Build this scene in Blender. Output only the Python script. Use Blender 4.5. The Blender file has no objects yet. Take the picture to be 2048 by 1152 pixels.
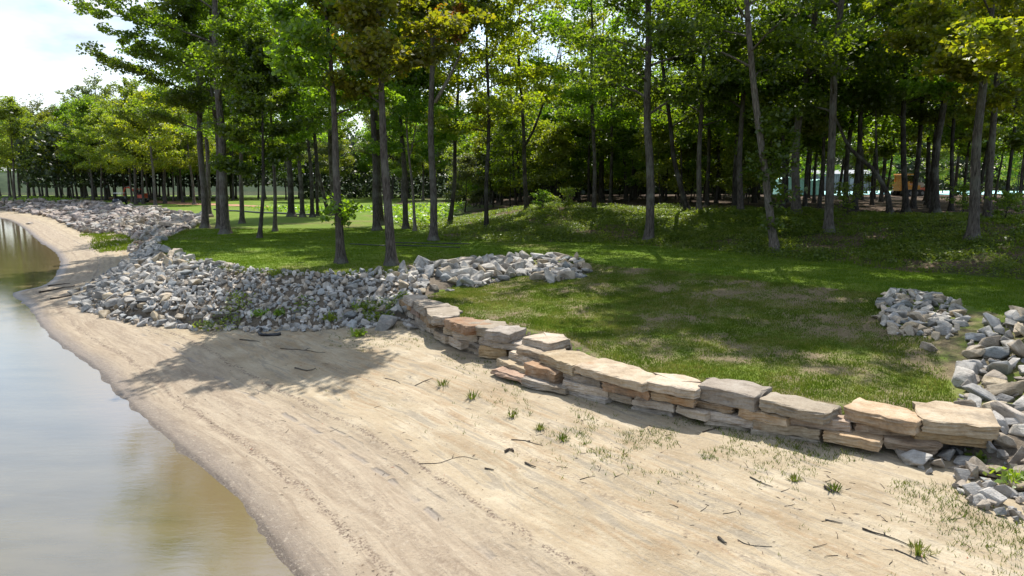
import bpy, math, random
import numpy as np
from mathutils import Vector, Matrix

# ------------------------------------------------------------------ camera, sky, sun, exposure
scene = bpy.context.scene
cam_data = bpy.data.cameras.new("camera")
cam_data.sensor_width = 36.0
cam_data.lens = 36.0*1365.0/2048.0
cam_data.clip_start = 0.1
cam_data.clip_end = 3000.0
camera = bpy.data.objects.new("camera", cam_data)
scene.collection.objects.link(camera)
camera.location = (0, 0, 5.6)
camera.rotation_euler = (math.radians(90-8.66), 0, 0)
scene.camera = camera

SUN_EL, SUN_AZ = math.radians(57.0), math.radians(5.0)      # azimuth from +Y towards +X
world = bpy.data.worlds.new("World")
scene.world = world
world.use_nodes = True
wn, wl = world.node_tree.nodes, world.node_tree.links
wn.clear()
w_out = wn.new('ShaderNodeOutputWorld'); w_bg = wn.new('ShaderNodeBackground')
w_sky = wn.new('ShaderNodeTexSky')
w_sky.sky_type = 'NISHITA'; w_sky.sun_disc = False
w_sky.sun_elevation = SUN_EL; w_sky.sun_rotation = SUN_AZ
w_sky.air_density = 1.0; w_sky.dust_density = 1.5; w_sky.ozone_density = 1.0
w_tc = wn.new('ShaderNodeTexCoord')
w_map = wn.new('ShaderNodeMapping'); w_map.inputs['Scale'].default_value = (1.0, 1.0, 2.6)
w_map.inputs['Location'].default_value = (.35, .2, .62)
w_n1 = wn.new('ShaderNodeTexNoise'); w_n1.inputs['Scale'].default_value = 2.6
w_n1.inputs['Detail'].default_value = 9.0; w_n1.inputs['Roughness'].default_value = .56
w_ramp = wn.new('ShaderNodeValToRGB')
w_ramp.color_ramp.elements[0].position = .43; w_ramp.color_ramp.elements[0].color = (.08, .08, .08, 1)
w_ramp.color_ramp.elements[1].position = .60; w_ramp.color_ramp.elements[1].color = (1, 1, 1, 1)
w_n2 = wn.new('ShaderNodeTexNoise'); w_n2.inputs['Scale'].default_value = 5.0; w_n2.inputs['Detail'].default_value = 6.0
w_cl = wn.new('ShaderNodeValToRGB')                                   # cloud radiance
w_cl.color_ramp.elements[0].position = .40; w_cl.color_ramp.elements[0].color = (2.0, 2.6, 3.2, 1)
w_cl.color_ramp.elements[1].position = .58; w_cl.color_ramp.elements[1].color = (4.5, 4.65, 4.8, 1)
w_mix = wn.new('ShaderNodeMix'); w_mix.data_type = 'RGBA'
wl.new(w_tc.outputs['Generated'], w_map.inputs['Vector'])
wl.new(w_map.outputs[0], w_n1.inputs['Vector']); wl.new(w_map.outputs[0], w_n2.inputs['Vector'])
wl.new(w_n1.outputs[0], w_ramp.inputs[0]); wl.new(w_n2.outputs[0], w_cl.inputs[0])
wl.new(w_ramp.outputs[0], w_mix.inputs[0])
wl.new(w_sky.outputs[0], w_mix.inputs[6]); wl.new(w_cl.outputs[0], w_mix.inputs[7])
wl.new(w_mix.outputs[2], w_bg.inputs['Color'])
w_bg.inputs['Strength'].default_value = 0.14
wl.new(w_bg.outputs[0], w_out.inputs['Surface'])

sun_data = bpy.data.lights.new("sun", 'SUN')
sun_data.energy = 4.1; sun_data.angle = math.radians(0.53); sun_data.color = (1.0, .955, .88)
sun = bpy.data.objects.new("sun", sun_data)
scene.collection.objects.link(sun)
_sd = Vector((math.sin(SUN_AZ)*math.cos(SUN_EL), math.cos(SUN_AZ)*math.cos(SUN_EL), math.sin(SUN_EL)))
sun.rotation_euler = _sd.to_track_quat('Z', 'Y').to_euler()
sun.location = (0, 0, 60)

scene.view_settings.view_transform = 'Standard'
scene.view_settings.look = 'None'
scene.view_settings.exposure = 0.98
scene.view_settings.gamma = 1.0
scene.view_settings.use_curve_mapping = False
scene.cycles.use_denoising = True
scene.cycles.max_bounces = 6
scene.cycles.diffuse_bounces = 3
scene.cycles.transparent_max_bounces = 4
scene.cycles.caustics_reflective = False
scene.cycles.caustics_refractive = False
COL = scene.collection.objects
# ------------------------------------------------------------------ terrain (plain numpy)
def catmull(pts, step=1.1):
    P = np.array(pts, float)
    P = np.vstack([2*P[0]-P[1], P, 2*P[-1]-P[-2]])
    out = []
    for i in range(1, len(P)-2):
        p0, p1, p2, p3 = P[i-1:i+3]
        n = max(2, min(14, int(np.linalg.norm((p2-p1)[:2])/step)))
        t = np.linspace(0, 1, n, endpoint=False)[:, None]
        out.append(0.5*((2*p1)+(-p0+p2)*t+(2*p0-5*p1+4*p2-p3)*t**2+(-p0+3*p1-3*p2+p3)*t**3))
    out.append(P[-2][None])
    return np.vstack(out)

def pl_dist(X, Y, pl):
    """distance to a polyline, arc length of the nearest point, and the third column interpolated there"""
    X = X.ravel(); Y = Y.ravel()
    best = np.full(X.shape, 1e9); arc = np.zeros(X.shape); zz = np.zeros(X.shape)
    acc = 0.0
    for k in range(len(pl)-1):
        a = pl[k]; b = pl[k+1]
        dx, dy = b[0]-a[0], b[1]-a[1]
        L2 = dx*dx+dy*dy
        if L2 < 1e-9: continue
        t = np.clip(((X-a[0])*dx+(Y-a[1])*dy)/L2, 0, 1)
        d = np.hypot(X-a[0]-t*dx, Y-a[1]-t*dy)
        m = d < best
        best[m] = d[m]; arc[m] = acc+t[m]*math.sqrt(L2)
        if len(a) > 2: zz[m] = a[2]+t[m]*(b[2]-a[2])
        acc += math.sqrt(L2)
    return best, arc, zz

def inside(X, Y, poly):
    X = X.ravel(); Y = Y.ravel()
    r = np.zeros(X.shape, bool)
    n = len(poly)
    for i in range(n):
        x0, y0 = poly[i][:2]; x1, y1 = poly[(i+1) % n][:2]
        if y0 == y1: continue
        c = ((y0 > Y) != (y1 > Y))
        r ^= c & (X < (x1-x0)*(Y-y0)/(y1-y0)+x0)
    return r

def _h(ix, iy, s):
    v = (ix.astype(np.int64)*374761393+iy.astype(np.int64)*668265263+s*1442695041) & 0xffffffff
    v = ((v ^ (v >> 13))*1274126177) & 0xffffffff
    v = v ^ (v >> 16)
    return (v & 0xffff)/65535.0

def vnoise(x, y, s=0):
    ix = np.floor(x); iy = np.floor(y)
    fx = x-ix; fy = y-iy
    fx = fx*fx*(3-2*fx); fy = fy*fy*(3-2*fy)
    a = _h(ix, iy, s); b = _h(ix+1, iy, s); c = _h(ix, iy+1, s); d = _h(ix+1, iy+1, s)
    return (a*(1-fx)+b*fx)*(1-fy)+(c*(1-fx)+d*fx)*fy

def fbm(x, y, s=0, o=4):
    r = 0; amp = .5
    for i in range(o):
        r = r+amp*vnoise(x*2**i+i*17.3, y*2**i-i*9.1, s+i); amp *= .5
    return r/(1-.5**o)

SHORE = catmull([(14,-14),(6,-4),(2,2.5),(-1.2,6.6),(-3.1,9.1),(-4.2,10.6),(-5.7,12.4),(-7.3,14.1),(-9.8,16.8),(-12.7,20.2),(-15.9,23.4),
    (-19,26.9),(-22.8,31.5),(-26.0,35.0),(-26.4,38.3),(-31.6,47.5),(-37.8,56.3),(-48,69),(-63.8,89.2),(-76,104),(-84.2,113),(-108,135),(-160,178),(-300,270)])
WATER_POLY = [tuple(p) for p in SHORE]+[(-600,270),(-600,-60),(14,-60)]
# foot of the stone banks and of the retained terrace: x, y, z
FOOT = catmull([(-300,282,.3),(-160,190,.3),(-106,141,.3),(-80,116,.3),(-66,100,.45),(-45,72.6,.6),(-40,69,.6),(-33.3,61,.6),(-28.7,52,.5),(-25,44,.45),(-22.3,37.3,.4),
    (-20.9,33.2,.35),(-19,30.5,.45),(-16.9,28.2,.6),(-14.4,26.4,.75),(-11.8,24.9,.8),(-9.7,24.0,.8),(-8.0,23.6,.8),(-6.6,23.2,.8),(-5.2,23.3,.8),(-4.3,23.9,.85),
    (-3.3,23.6,1.62),(-2.5,21.9,1.6),(-1.75,20.35,1.58),(-.9,19.2,1.55),(.3,18.7,1.54),(1.5,17.4,1.5),(2.1,15.6,1.42),(2.9,14.6,1.4),(3.9,13.8,1.42),(5.05,12.95,1.44),(6.5,12.25,1.43),
    (7.5,11.9,1.44),(8.1,11.7,1.3),(8.1,11.1,.98),(7.9,10.5,.95),(8.2,9.8,.9),(9.3,8.9,.85),(11.5,7.9,.8),(17,4.5,.8),(30,-4,.8)])
TOP = catmull([(-300,292,2.2),(-165,200,2.2),(-120,168,2.2),(-104,142,2.2),(-80.5,128,2.2),(-66,113,2.2),(-52.7,95,2.2),(-44,86,2.2),(-32,70.5,2.2),(-26.2,57,2.2),(-23.3,48,2.2),
    (-21.7,42,2.2),(-19.4,36.7,2.2),(-13.9,29.8,2.2),(-10.2,26.5,2.2),(-7.7,26.0,2.2),(-6.3,26.3,2.2),(-4.8,26.4,2.2),(-3.6,28.0,2.2),(-1.5,30.6,2.2),(1.2,31.4,2.2),(3.0,30.4,2.2),(4.2,28.3,2.2),
    (7.3,26.0,2.2),(9.8,23,2.2),(12.4,20.6,2.2),(13.0,17.8,2.2),(12.4,15.9,2.2),(13.2,13.4,2.2),(17,10,2.2),(34,-1,2.2)])
BEACH_POLY = [tuple(p) for p in FOOT]+[(30,-80),(-600,-80),(-600,282)]
SLOPE_POLY = [tuple(p) for p in TOP]+[(34,-80),(-600,-80),(-600,292)]
BFOOT = catmull([(60,-12),(40,8),(26,18),(18.4,24.2),(14.4,28.8),(11.1,32),(7.8,36),(3.6,39.8),(-1,40.6),(-4.6,42.5),(-7,50),(-11,62),(-17,85),(-22,120),(-25,230)], 1.5)
BERM_POLY = [tuple(p) for p in BFOOT]+[(500,230),(500,-12)]

def sm(t):
    t = np.clip(t, 0, 1); return t*t*(3-2*t)

def beach(X, Y):
    sh = X.shape
    d, a, _ = pl_dist(X, Y, SHORE)
    s = np.where(inside(X, Y, WATER_POLY), -d, d)
    z = np.where(s < 0, .10*s, np.where(s < 8, .118*s-.0018*s*s, .829+.012*(s-8)))
    z = z+(fbm(X.ravel()*.35, Y.ravel()*.35, 5)-.5)*.10*sm(s/3)+((fbm(X.ravel()*1.6, Y.ravel()*1.6, 6, 3)-.5)*.05+(fbm(X.ravel()*3.6, Y.ravel()*3.6, 7, 2)-.5)*.022)*sm(s/2)
    z = z+((vnoise(X.ravel()*1.1, Y.ravel()*1.1, 14)-.5)*.022+(vnoise(X.ravel()*3.1, Y.ravel()*3.1, 15)-.5)*.010)*(1-sm((s-2)/2))
    # shore-parallel berm lines left by the falling lake
    w = s+.35*(fbm(a*.13, a*.0+3.1, 8, 3)-.5)
    z = z+.034*np.sin(w*4.6+.6*np.sin(a*.5))*sm((s-1)/2)*sm((7-s)/2)
    return z.reshape(sh), s.reshape(sh), a.reshape(sh)

def lawn(X, Y):
    sh = X.shape
    df, _, zf = pl_dist(X, Y, FOOT)
    dt, _, _ = pl_dist(X, Y, TOP)
    low = inside(X, Y, BEACH_POLY); slope = inside(X, Y, SLOPE_POLY) & ~low
    t = df/(df+dt+1e-6)
    terr = sm((zf-1.2)/.15)
    z = np.where(low, zf-2.6*df, np.where(slope, zf+(2.2-zf)*(t*(1-terr)+terr*(.12*t+.88*t**2.4)), 2.2))
    x = X.ravel(); y = Y.ravel()
    z = z+(fbm(x*.18, y*.18, 11)-.5)*.22*np.where(low, 0, np.where(slope, t, 1))+(fbm(x*1.3, y*1.3, 12, 3)-.5)*.07
    z = np.where(y > 215, z-(y-215)*.3, z)
    return z.reshape(sh), slope.reshape(sh), t.reshape(sh), terr.reshape(sh), low.reshape(sh)

def berm(X, Y):
    sh = X.shape
    d, a, _ = pl_dist(X, Y, BFOOT)
    ins = inside(X, Y, BERM_POLY)
    x = X.ravel(); y = Y.ravel()
    hb = np.interp(x-.0*y, [-9, -3, 3], [.3, .75, 1.65])
    d2 = d+1.4*(fbm(x*.22, y*.22, 21)-.5)
    up = 2.18+hb*sm(d2/11.0)**.85+.007*np.clip(d-14, 0, 60)
    up = up+((fbm(x*.5, y*.5, 22)-.5)*.35+(fbm(x*2., y*2., 23, 3)-.5)*.14)*sm(d/3)
    z = np.where(ins, up, 2.18-.35*d)
    z = np.where(y > 215, z-(y-215)*.3, z)
    return z.reshape(sh), np.where(ins, d, -d).reshape(sh)

def ground(x, y):
    X = np.atleast_1d(np.array(x, float)); Y = np.atleast_1d(np.array(y, float))
    z = np.maximum(np.maximum(beach(X, Y)[0], lawn(X, Y)[0]), berm(X, Y)[0])
    return z if np.ndim(x) else float(z[0])
# ------------------------------------------------------------------ helpers
def new_mesh(name, V, F, mats, smooth=False, attrs=None, mat_idx=None):
    """V (n,3); F a list of integer arrays, each (k,3) or (k,4)"""
    F = [np.asarray(f, np.int32) for f in (F if isinstance(F, list) else [F]) if len(f)]
    V = np.asarray(V, np.float32)
    me = bpy.data.meshes.new(name)
    me.vertices.add(len(V)); me.vertices.foreach_set('co', V.ravel())
    li = np.concatenate([f.ravel() for f in F])
    tot = np.concatenate([np.full(len(f), f.shape[1], np.int32) for f in F])
    me.loops.add(len(li)); me.loops.foreach_set('vertex_index', li)
    me.polygons.add(len(tot))
    st = np.concatenate([[0], np.cumsum(tot)[:-1]]).astype(np.int32)
    me.polygons.foreach_set('loop_start', st)
    me.polygons.foreach_set('loop_total', tot)
    for m in (mats if isinstance(mats, (list, tuple)) else [mats]): me.materials.append(m)
    if mat_idx is not None: me.polygons.foreach_set('material_index', np.asarray(mat_idx, np.int32))
    me.polygons.foreach_set('use_smooth', np.full(len(tot), bool(smooth)))
    for k, v in (attrs or {}).items():
        a = me.attributes.new(k, 'FLOAT', 'POINT'); a.data.foreach_set('value', np.asarray(v, np.float32).ravel())
    me.update(calc_edges=True); me.validate()
    return me

def put(name, me, parent=None, loc=None, rot=None, scale=None):
    o = bpy.data.objects.new(name, me); COL.link(o)
    if parent is not None: o.parent = parent
    if loc is not None: o.location = loc
    if rot is not None: o.rotation_euler = rot
    if scale is not None: o.scale = scale if hasattr(scale, '__len__') else (scale,)*3
    return o

def tag(o, label=None, cat=None, group=None, kind=None):
    if label: o['label'] = label
    if cat: o['category'] = cat
    if group: o['group'] = group
    if kind: o['kind'] = kind
    return o

def thing(name, label, cat, loc=(0, 0, 0), group=None, rot=None):
    return tag(put(name, None, loc=loc, rot=rot), label, cat, group)

class MB:
    """collects shapes into one mesh"""
    def __init__(s): s.V = []; s.F3 = []; s.F4 = []; s.n = 0
    def add(s, V, F):
        V = np.asarray(V, float); F = np.asarray(F)
        (s.F3 if F.shape[1] == 3 else s.F4).append(F+s.n); s.V.append(V)
        return s
    def end(s): s.n += len(s.V[-1])
    def shape(s, V, Fs):
        V = np.asarray(V, float); s.V.append(V)
        for F in Fs:
            F = np.asarray(F)
            if len(F): (s.F3 if F.shape[1] == 3 else s.F4).append(F+s.n)
        s.n += len(V)
    def tube(s, path, rad, sides=6, cap=True):
        P = np.asarray(path, float); n = len(P)
        rad = np.broadcast_to(np.asarray(rad, float), (n,))
        T = np.gradient(P, axis=0); T /= np.linalg.norm(T, axis=1)[:, None]+1e-9
        ref = np.array([0, 1., 0]) if abs(T[0][1]) < .9 else np.array([1., 0, 0])
        A = np.cross(T, ref); A /= np.linalg.norm(A, axis=1)[:, None]+1e-9
        B = np.cross(T, A)
        th = np.arange(sides)*2*math.pi/sides
        V = (P[:, None]+rad[:, None, None]*(np.cos(th)[None, :, None]*A[:, None]+np.sin(th)[None, :, None]*B[:, None])).reshape(-1, 3)
        i = np.arange(n-1)[:, None]*sides; j = np.arange(sides)[None]; k = (j+1) % sides
        F = np.stack([i+j, i+k, i+sides+k, i+sides+j], -1).reshape(-1, 4)
        Fs = [F]
        if cap:
            V = np.vstack([V, P[:1], P[-1:]])
            c0, c1 = len(V)-2, len(V)-1
            jj = np.arange(sides); kk = (jj+1) % sides
            Fs.append(np.stack([np.full(sides, c0), kk, jj], -1))
            Fs.append(np.stack([np.full(sides, c1), (n-1)*sides+jj, (n-1)*sides+kk], -1))
        s.shape(V, Fs)
    def box(s, c, d, rz=0.0, ry=0.0, taper=1.0):
        x, y, z = [q/2 for q in d]
        V = np.array([[-x,-y,-z],[x,-y,-z],[x,y,-z],[-x,y,-z],[-x*taper,-y*taper,z],[x*taper,-y*taper,z],[x*taper,y*taper,z],[-x*taper,y*taper,z]])
        if ry: V = V @ np.array([[math.cos(ry),0,-math.sin(ry)],[0,1,0],[math.sin(ry),0,math.cos(ry)]])
        if rz: V = V @ np.array([[math.cos(rz),math.sin(rz),0],[-math.sin(rz),math.cos(rz),0],[0,0,1]])
        s.shape(V+np.array(c), [np.array([[0,3,2,1],[4,5,6,7],[0,1,5,4],[1,2,6,5],[2,3,7,6],[3,0,4,7]])])
    def cyl(s, a, b, r, sides=14): s.tube([a, b], [r, r], sides)
    def mesh(s, name, mat, smooth=False):
        F = ([np.vstack(s.F4)] if s.F4 else [])+([np.vstack(s.F3)] if s.F3 else [])
        return new_mesh(name, np.vstack(s.V), F, mat, smooth)
    def build(s, name, mat, parent=None, smooth=False, **k): return put(name, s.mesh(name, mat, smooth), parent, **k)

# ------------------------------------------------------------------ materials
class NT:
    def __init__(s, name):
        s.m = bpy.data.materials.new(name); s.m.use_nodes = True
        s.t = s.m.node_tree; s.t.nodes.clear()
        s.out = s.t.nodes.new('ShaderNodeOutputMaterial')
    def n(s, typ, **k):
        x = s.t.nodes.new('ShaderNode'+typ)
        for a, b in k.items():
            if hasattr(x, a) and a not in x.inputs: setattr(x, a, b)
            else: s.i(x.inputs[a], b)
        return x
    def i(s, sock, v):
        if hasattr(v, 'node') and hasattr(v, 'is_linked'): s.t.links.new(v, sock)
        elif v is not None:
            if isinstance(v, (tuple, list)) and len(v) == 3 and len(sock.default_value) == 4: v = (*v, 1)
            sock.default_value = v
    def attr(s, name): return s.n('Attribute', attribute_name=name).outputs['Fac']
    def pos(s): return s.n('NewGeometry').outputs['Position']
    def obj(s): return s.n('TexCoord').outputs['Object']
    def isl(s): return s.n('NewGeometry').outputs['Random Per Island']
    def oinf(s): return s.n('ObjectInfo').outputs['Random']
    def map(s, v, scale, loc=(0, 0, 0), rot=(0, 0, 0)):
        x = s.n('Mapping'); s.i(x.inputs['Vector'], v); x.inputs['Scale'].default_value = scale; x.inputs['Location'].default_value = loc
        x.inputs['Rotation'].default_value = rot
        return x.outputs[0]
    def noise(s, v, scale, detail=5, rough=.55, dist=0.0):
        x = s.n('TexNoise'); s.i(x.inputs['Vector'], v); x.inputs['Scale'].default_value = scale
        x.inputs['Detail'].default_value = detail; x.inputs['Roughness'].default_value = rough; x.inputs['Distortion'].default_value = dist
        return x.outputs[0]
    def voro(s, v, scale, feature='F1', rnd=1.0):
        x = s.n('TexVoronoi'); x.feature = feature; s.i(x.inputs['Vector'], v); x.inputs['Scale'].default_value = scale
        x.inputs['Randomness'].default_value = rnd
        return x.outputs
    def math(s, op, a, b=None, c=None, clamp=False):
        x = s.n('Math', operation=op); x.use_clamp = clamp
        s.i(x.inputs[0], a)
        if b is not None: s.i(x.inputs[1], b)
        if c is not None: s.i(x.inputs[2], c)
        return x.outputs[0]
    def rng(s, v, a, b, c=0.0, d=1.0, smooth=True):
        x = s.n('MapRange'); x.interpolation_type = 'SMOOTHSTEP' if smooth else 'LINEAR'
        s.i(x.inputs[0], v)
        for k, q in zip((1, 2, 3, 4), (a, b, c, d)): x.inputs[k].default_value = q
        return x.outputs[0]
    def ramp(s, v, stops):
        x = s.n('ValToRGB'); s.i(x.inputs[0], v); e = x.color_ramp.elements
        while len(e) < len(stops): e.new(.5)
        for q, (p, c) in zip(e, stops): q.position = p; q.color = (*c, 1)
        return x.outputs[0]
    def mix(s, f, a, b, mode='MIX'):
        x = s.n('Mix'); x.data_type = 'RGBA'; x.blend_type = mode
        s.i(x.inputs[0], f); s.i(x.inputs[6], a); s.i(x.inputs[7], b)
        return x.outputs[2]
    def hsv(s, c, h=.5, sat=1.0, v=1.0):
        x = s.n('HueSaturation'); s.i(x.inputs['Color'], c); s.i(x.inputs['Hue'], h); s.i(x.inputs['Saturation'], sat); s.i(x.inputs['Value'], v)
        return x.outputs[0]
    def bump(s, h, strength=.5, dist=.05, normal=None):
        x = s.n('Bump'); s.i(x.inputs['Height'], h); x.inputs['Strength'].default_value = strength; x.inputs['Distance'].default_value = dist
        if normal is not None: s.i(x.inputs['Normal'], normal)
        return x.outputs[0]
    def pbr(s, color, rough=.8, normal=None, spec=.3, metal=0.0, **k):
        x = s.n('BsdfPrincipled'); s.i(x.inputs['Base Color'], color); s.i(x.inputs['Roughness'], rough)
        s.i(x.inputs['Specular IOR Level'], spec); s.i(x.inputs['Metallic'], metal)
        if normal is not None: s.i(x.inputs['Normal'], normal)
        for a, b in k.items(): s.i(x.inputs[a], b)
        s.t.links.new(x.outputs[0], s.out.inputs['Surface'])
        return s.m

def leaf_mat(name, stops, trans=.62, tmul=(2.5, 2.5, .62), clump=.35, gloss=.035, autumn=None):
    """diffuse + light through the leaf + a little sheen; colour varies leaf by leaf, spray by spray and tree by tree"""
    t = NT(name)
    r = t.isl(); o = t.oinf()
    cl = t.noise(t.pos(), .55, 3, .6)
    f = t.math('ADD', t.math('MULTIPLY', r, .55), t.math('MULTIPLY', t.rng(cl, .3, .7), .45))
    c = t.ramp(f, stops)
    if autumn:
        a = t.rng(t.noise(t.map(t.pos(), (1, 1, 1), (3, 7, 1)), .42, 2), autumn[0], autumn[1])
        c = t.mix(a, c, t.ramp(r, autumn[2]))
    c = t.hsv(c, t.math('ADD', .487, t.math('MULTIPLY', o, .026)), 1.0, t.math('ADD', .84, t.math('MULTIPLY', o, .5)))
    d = t.n('BsdfDiffuse'); t.i(d.inputs['Color'], c)
    tr = t.n('BsdfTranslucent'); t.i(tr.inputs['Color'], t.mix(1.0, c, tmul, 'MULTIPLY'))
    m1 = t.n('MixShader'); t.i(m1.inputs[0], trans); t.i(m1.inputs[1], d.outputs[0]); t.i(m1.inputs[2], tr.outputs[0])
    g = t.n('BsdfGlossy'); g.inputs['Roughness'].default_value = .45; g.inputs['Color'].default_value = (1, 1, 1, 1)
    m2 = t.n('MixShader'); t.i(m2.inputs[0], gloss); t.i(m2.inputs[1], m1.outputs[0]); t.i(m2.inputs[2], g.outputs[0])
    t.t.links.new(m2.outputs[0], t.out.inputs['Surface'])
    return t.m

G1, G2, G3 = (.042, .078, .010), (.092, .145, .015), (.135, .190, .020)
M_LEAF = leaf_mat('leaf_green', [(0, G1), (.5, G2), (1, G3)])
M_LEAF_DARK = leaf_mat('leaf_dark_green', [(0, (.032, .060, .010)), (.5, (.068, .110, .014)), (1, (.120, .162, .021))], trans=.62)
M_LEAF_LIGHT = leaf_mat('leaf_light_green', [(0, (.062, .092, .013)), (.5, (.112, .140, .018)), (1, (.170, .182, .025))], trans=.5)
M_LEAF_YELLOW = leaf_mat('leaf_yellow_green', [(0, (.066, .098, .010)), (.5, (.126, .148, .013)), (1, (.205, .188, .016))], trans=.6)
M_LEAF_AUTUMN = leaf_mat('leaf_turning', [(0, (.030, .058, .010)), (.5, (.075, .100, .014)), (1, (.150, .140, .016))], trans=.52,
                         autumn=(.56, .64, [(0, (.17, .12, .015)), (.6, (.22, .085, .015)), (1, (.20, .03, .015))]))
M_LEAF_GREY = leaf_mat('leaf_greyish_green', [(0, (.045, .065, .030)), (.5, (.080, .100, .045)), (1, (.130, .145, .070))], trans=.4)
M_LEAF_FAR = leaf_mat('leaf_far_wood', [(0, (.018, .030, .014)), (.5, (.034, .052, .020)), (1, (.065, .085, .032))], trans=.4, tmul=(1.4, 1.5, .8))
M_WEED = leaf_mat('weed_green', [(0, (.055, .100, .012)), (.5, (.110, .172, .020)), (1, (.185, .220, .045))], trans=.45)

def bark_mat(name, a, b, scale=1.0):
    t = NT(name)
    p = t.map(t.obj(), (6*scale, 6*scale, 1.1*scale))
    n = t.noise(p, 3.0, 6, .65); n2 = t.noise(t.obj(), .9, 3)
    c = t.ramp(n, [(.34, tuple(q*.32 for q in a)), (.50, a), (.70, tuple(q*1.1 for q in b))])
    c = t.mix(t.rng(n2, .45, .7, 0, .55), c, (.20, .205, .175))
    c = t.mix(t.rng(t.noise(t.obj(), 2.2, 4), .6, .7, 0, .4), c, (.10, .085, .06))
    c = t.hsv(c, .5, 1.0, t.math('ADD', .75, t.math('MULTIPLY', t.oinf(), .5)))
    return t.pbr(c, .9, t.bump(n, 1.0, .09), .15)
M_BARK = bark_mat('bark_grey_brown', (0.092, 0.077, 0.067), (0.159, 0.139, 0.121))
M_BARK_DARK = bark_mat('bark_dark', (.050, .043, .036), (.105, .090, .075))
M_BARK_PALE = bark_mat('bark_pale', (0.173, 0.144, 0.119), (0.288, 0.259, 0.223))

def plain(name, c, rough=.5, spec=.4, metal=0.0, var=.15, scale=6.0):
    t = NT(name)
    n = t.noise(t.obj(), scale, 4)
    return t.pbr(t.mix(t.rng(n, .35, .7), tuple(q*(1-var) for q in c), tuple(min(1, q*(1+var)) for q in c)), rough, t.bump(n, .1, .01), spec, metal)

# sand: drift lines, damp margin and tyre ruts run parallel to the water line
t = NT('sand')
s_, a_ = t.attr('shore_dist'), t.attr('shore_arc')
P = t.pos()
wob = t.math('ADD', t.math('MULTIPLY', t.math('SUBTRACT', t.noise(P, .35, 5, .6), .5), 1.1), t.math('MULTIPLY', t.math('SUBTRACT', t.noise(P, 2.3, 4), .5), .32))
sw = t.math('ADD', s_, wob)
al = t.n('CombineXYZ'); t.i(al.inputs[0], t.math('MULTIPLY', s_, 2.4)); t.i(al.inputs[1], t.math('MULTIPLY', a_, .30))
streak = t.noise(al.outputs[0], 1.1, 5, .58, 1.1)
streak2 = t.noise(t.map(al.outputs[0], (1.0, 1.0, 1.0), (7, 3, 2)), 1.9, 6, .6, 1.2)
iso = t.noise(P, .9, 6, .6)
c = t.ramp(t.math('ADD', t.math('MULTIPLY', iso, .55), t.math('MULTIPLY', streak, .45)), [(.34, (.235, .178, .110)), (.5, (.335, .272, .182)), (.64, (.415, .352, .252))])
ochre = t.math('MULTIPLY', t.rng(streak2, .50, .66), t.math('MULTIPLY', t.rng(s_, 2.8, 4.2), t.rng(s_, 8.0, 5.5)))
c = t.mix(t.math('MULTIPLY', ochre, .70), c, (.270, .188, .108))
grey = t.math('MULTIPLY', t.rng(streak2, .48, .38), t.rng(s_, 2.0, 3.4))
c = t.mix(t.math('MULTIPLY', grey, .55), c, (.205, .180, .142))
low = t.rng(sw, 3.6, 2.0)
c = t.mix(t.math('MULTIPLY', low, .88), c, t.ramp(streak2, [(.35, (.225, .174, .124)), (.62, (.330, .271, .198))]))
wet = t.rng(t.math('ADD', s_, t.math('MULTIPLY', wob, .34)), .85, .10)
c = t.mix(t.math('MULTIPLY', wet, .8), c, (.118, .090, .068))
c = t.mix(t.rng(t.math('ADD', s_, t.math('MULTIPLY', wob, .16)), .20, .04), c, (.070, .052, .038))
fine = t.noise(P, 26, 6, .7)
c = t.mix(t.math('MULTIPLY', t.rng(fine, .50, .68), .42), c, (.15, .112, .075))
c = t.mix(t.math('MULTIPLY', t.rng(t.noise(P, 9, 6, .75), .52, .70), .30), c, (.19, .150, .108))
c = t.mix(t.math('MULTIPLY', t.rng(t.noise(P, 13, 5, .7), .54, .68), .35), c, (.47, .41, .325))
# drift lines
def band(center, width, amt_noise):
    d = t.math('ABSOLUTE', t.math('SUBTRACT', t.math('ADD', s_, t.math('MULTIPLY', t.math('SUBTRACT', t.noise(P, 1.9, 5, .65), .5), amt_noise)), center))
    return t.rng(d, width, width*.2)
speck = t.rng(t.noise(P, 16, 5, .7), .47, .58)
for cen, wd, am, k in ((1.00, .12, .55, .9), (1.75, .30, .9, .35), (2.95, .10, .5, .9), (4.7, .16, .9, .45)):
    c = t.mix(t.math('MULTIPLY', t.math('MULTIPLY', band(cen, wd, am), speck), k), c, (.125, .090, .068))
# tyre ruts: broken prints pressed into the damp sand
def rut(center, width, per, off):
    d = t.math('ABSOLUTE', t.math('SUBTRACT', t.math('ADD', s_, t.math('MULTIPLY', t.math('SUBTRACT', t.noise(P, 1.2, 3), .5), .22)), center))
    m = t.math('FRACT', t.math('ADD', t.math('DIVIDE', t.math('ADD', a_, t.math('MULTIPLY', t.noise(P, .9, 2), 1.7)), per), off))
    dash = t.math('MULTIPLY', t.rng(m, .08, .16), t.rng(m, .86, .74))
    return t.math('MULTIPLY', t.math('MULTIPLY', t.rng(d, width, width*.25), dash), t.rng(t.noise(P, .8, 4), .36, .58))
r1 = rut(2.30, .095, .92, .0); r2 = rut(2.62, .05, .92, .4)
ruts = t.math('MAXIMUM', r1, t.math('MULTIPLY', r2, .55))
c = t.mix(t.math('MULTIPLY', ruts, .55), c, (.205, .182, .165))
h = t.math('ADD', t.math('MULTIPLY', fine, .4), t.math('ADD', t.math('MULTIPLY', streak2, .5), t.math('MULTIPLY', t.noise(P, 6, 5), .7)))
h = t.math('SUBTRACT', h, t.math('MULTIPLY', ruts, .9))
M_SAND = t.pbr(c, t.rng(wet, 0, 1, .92, .42), t.bump(h, .8, .06), .25)

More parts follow.
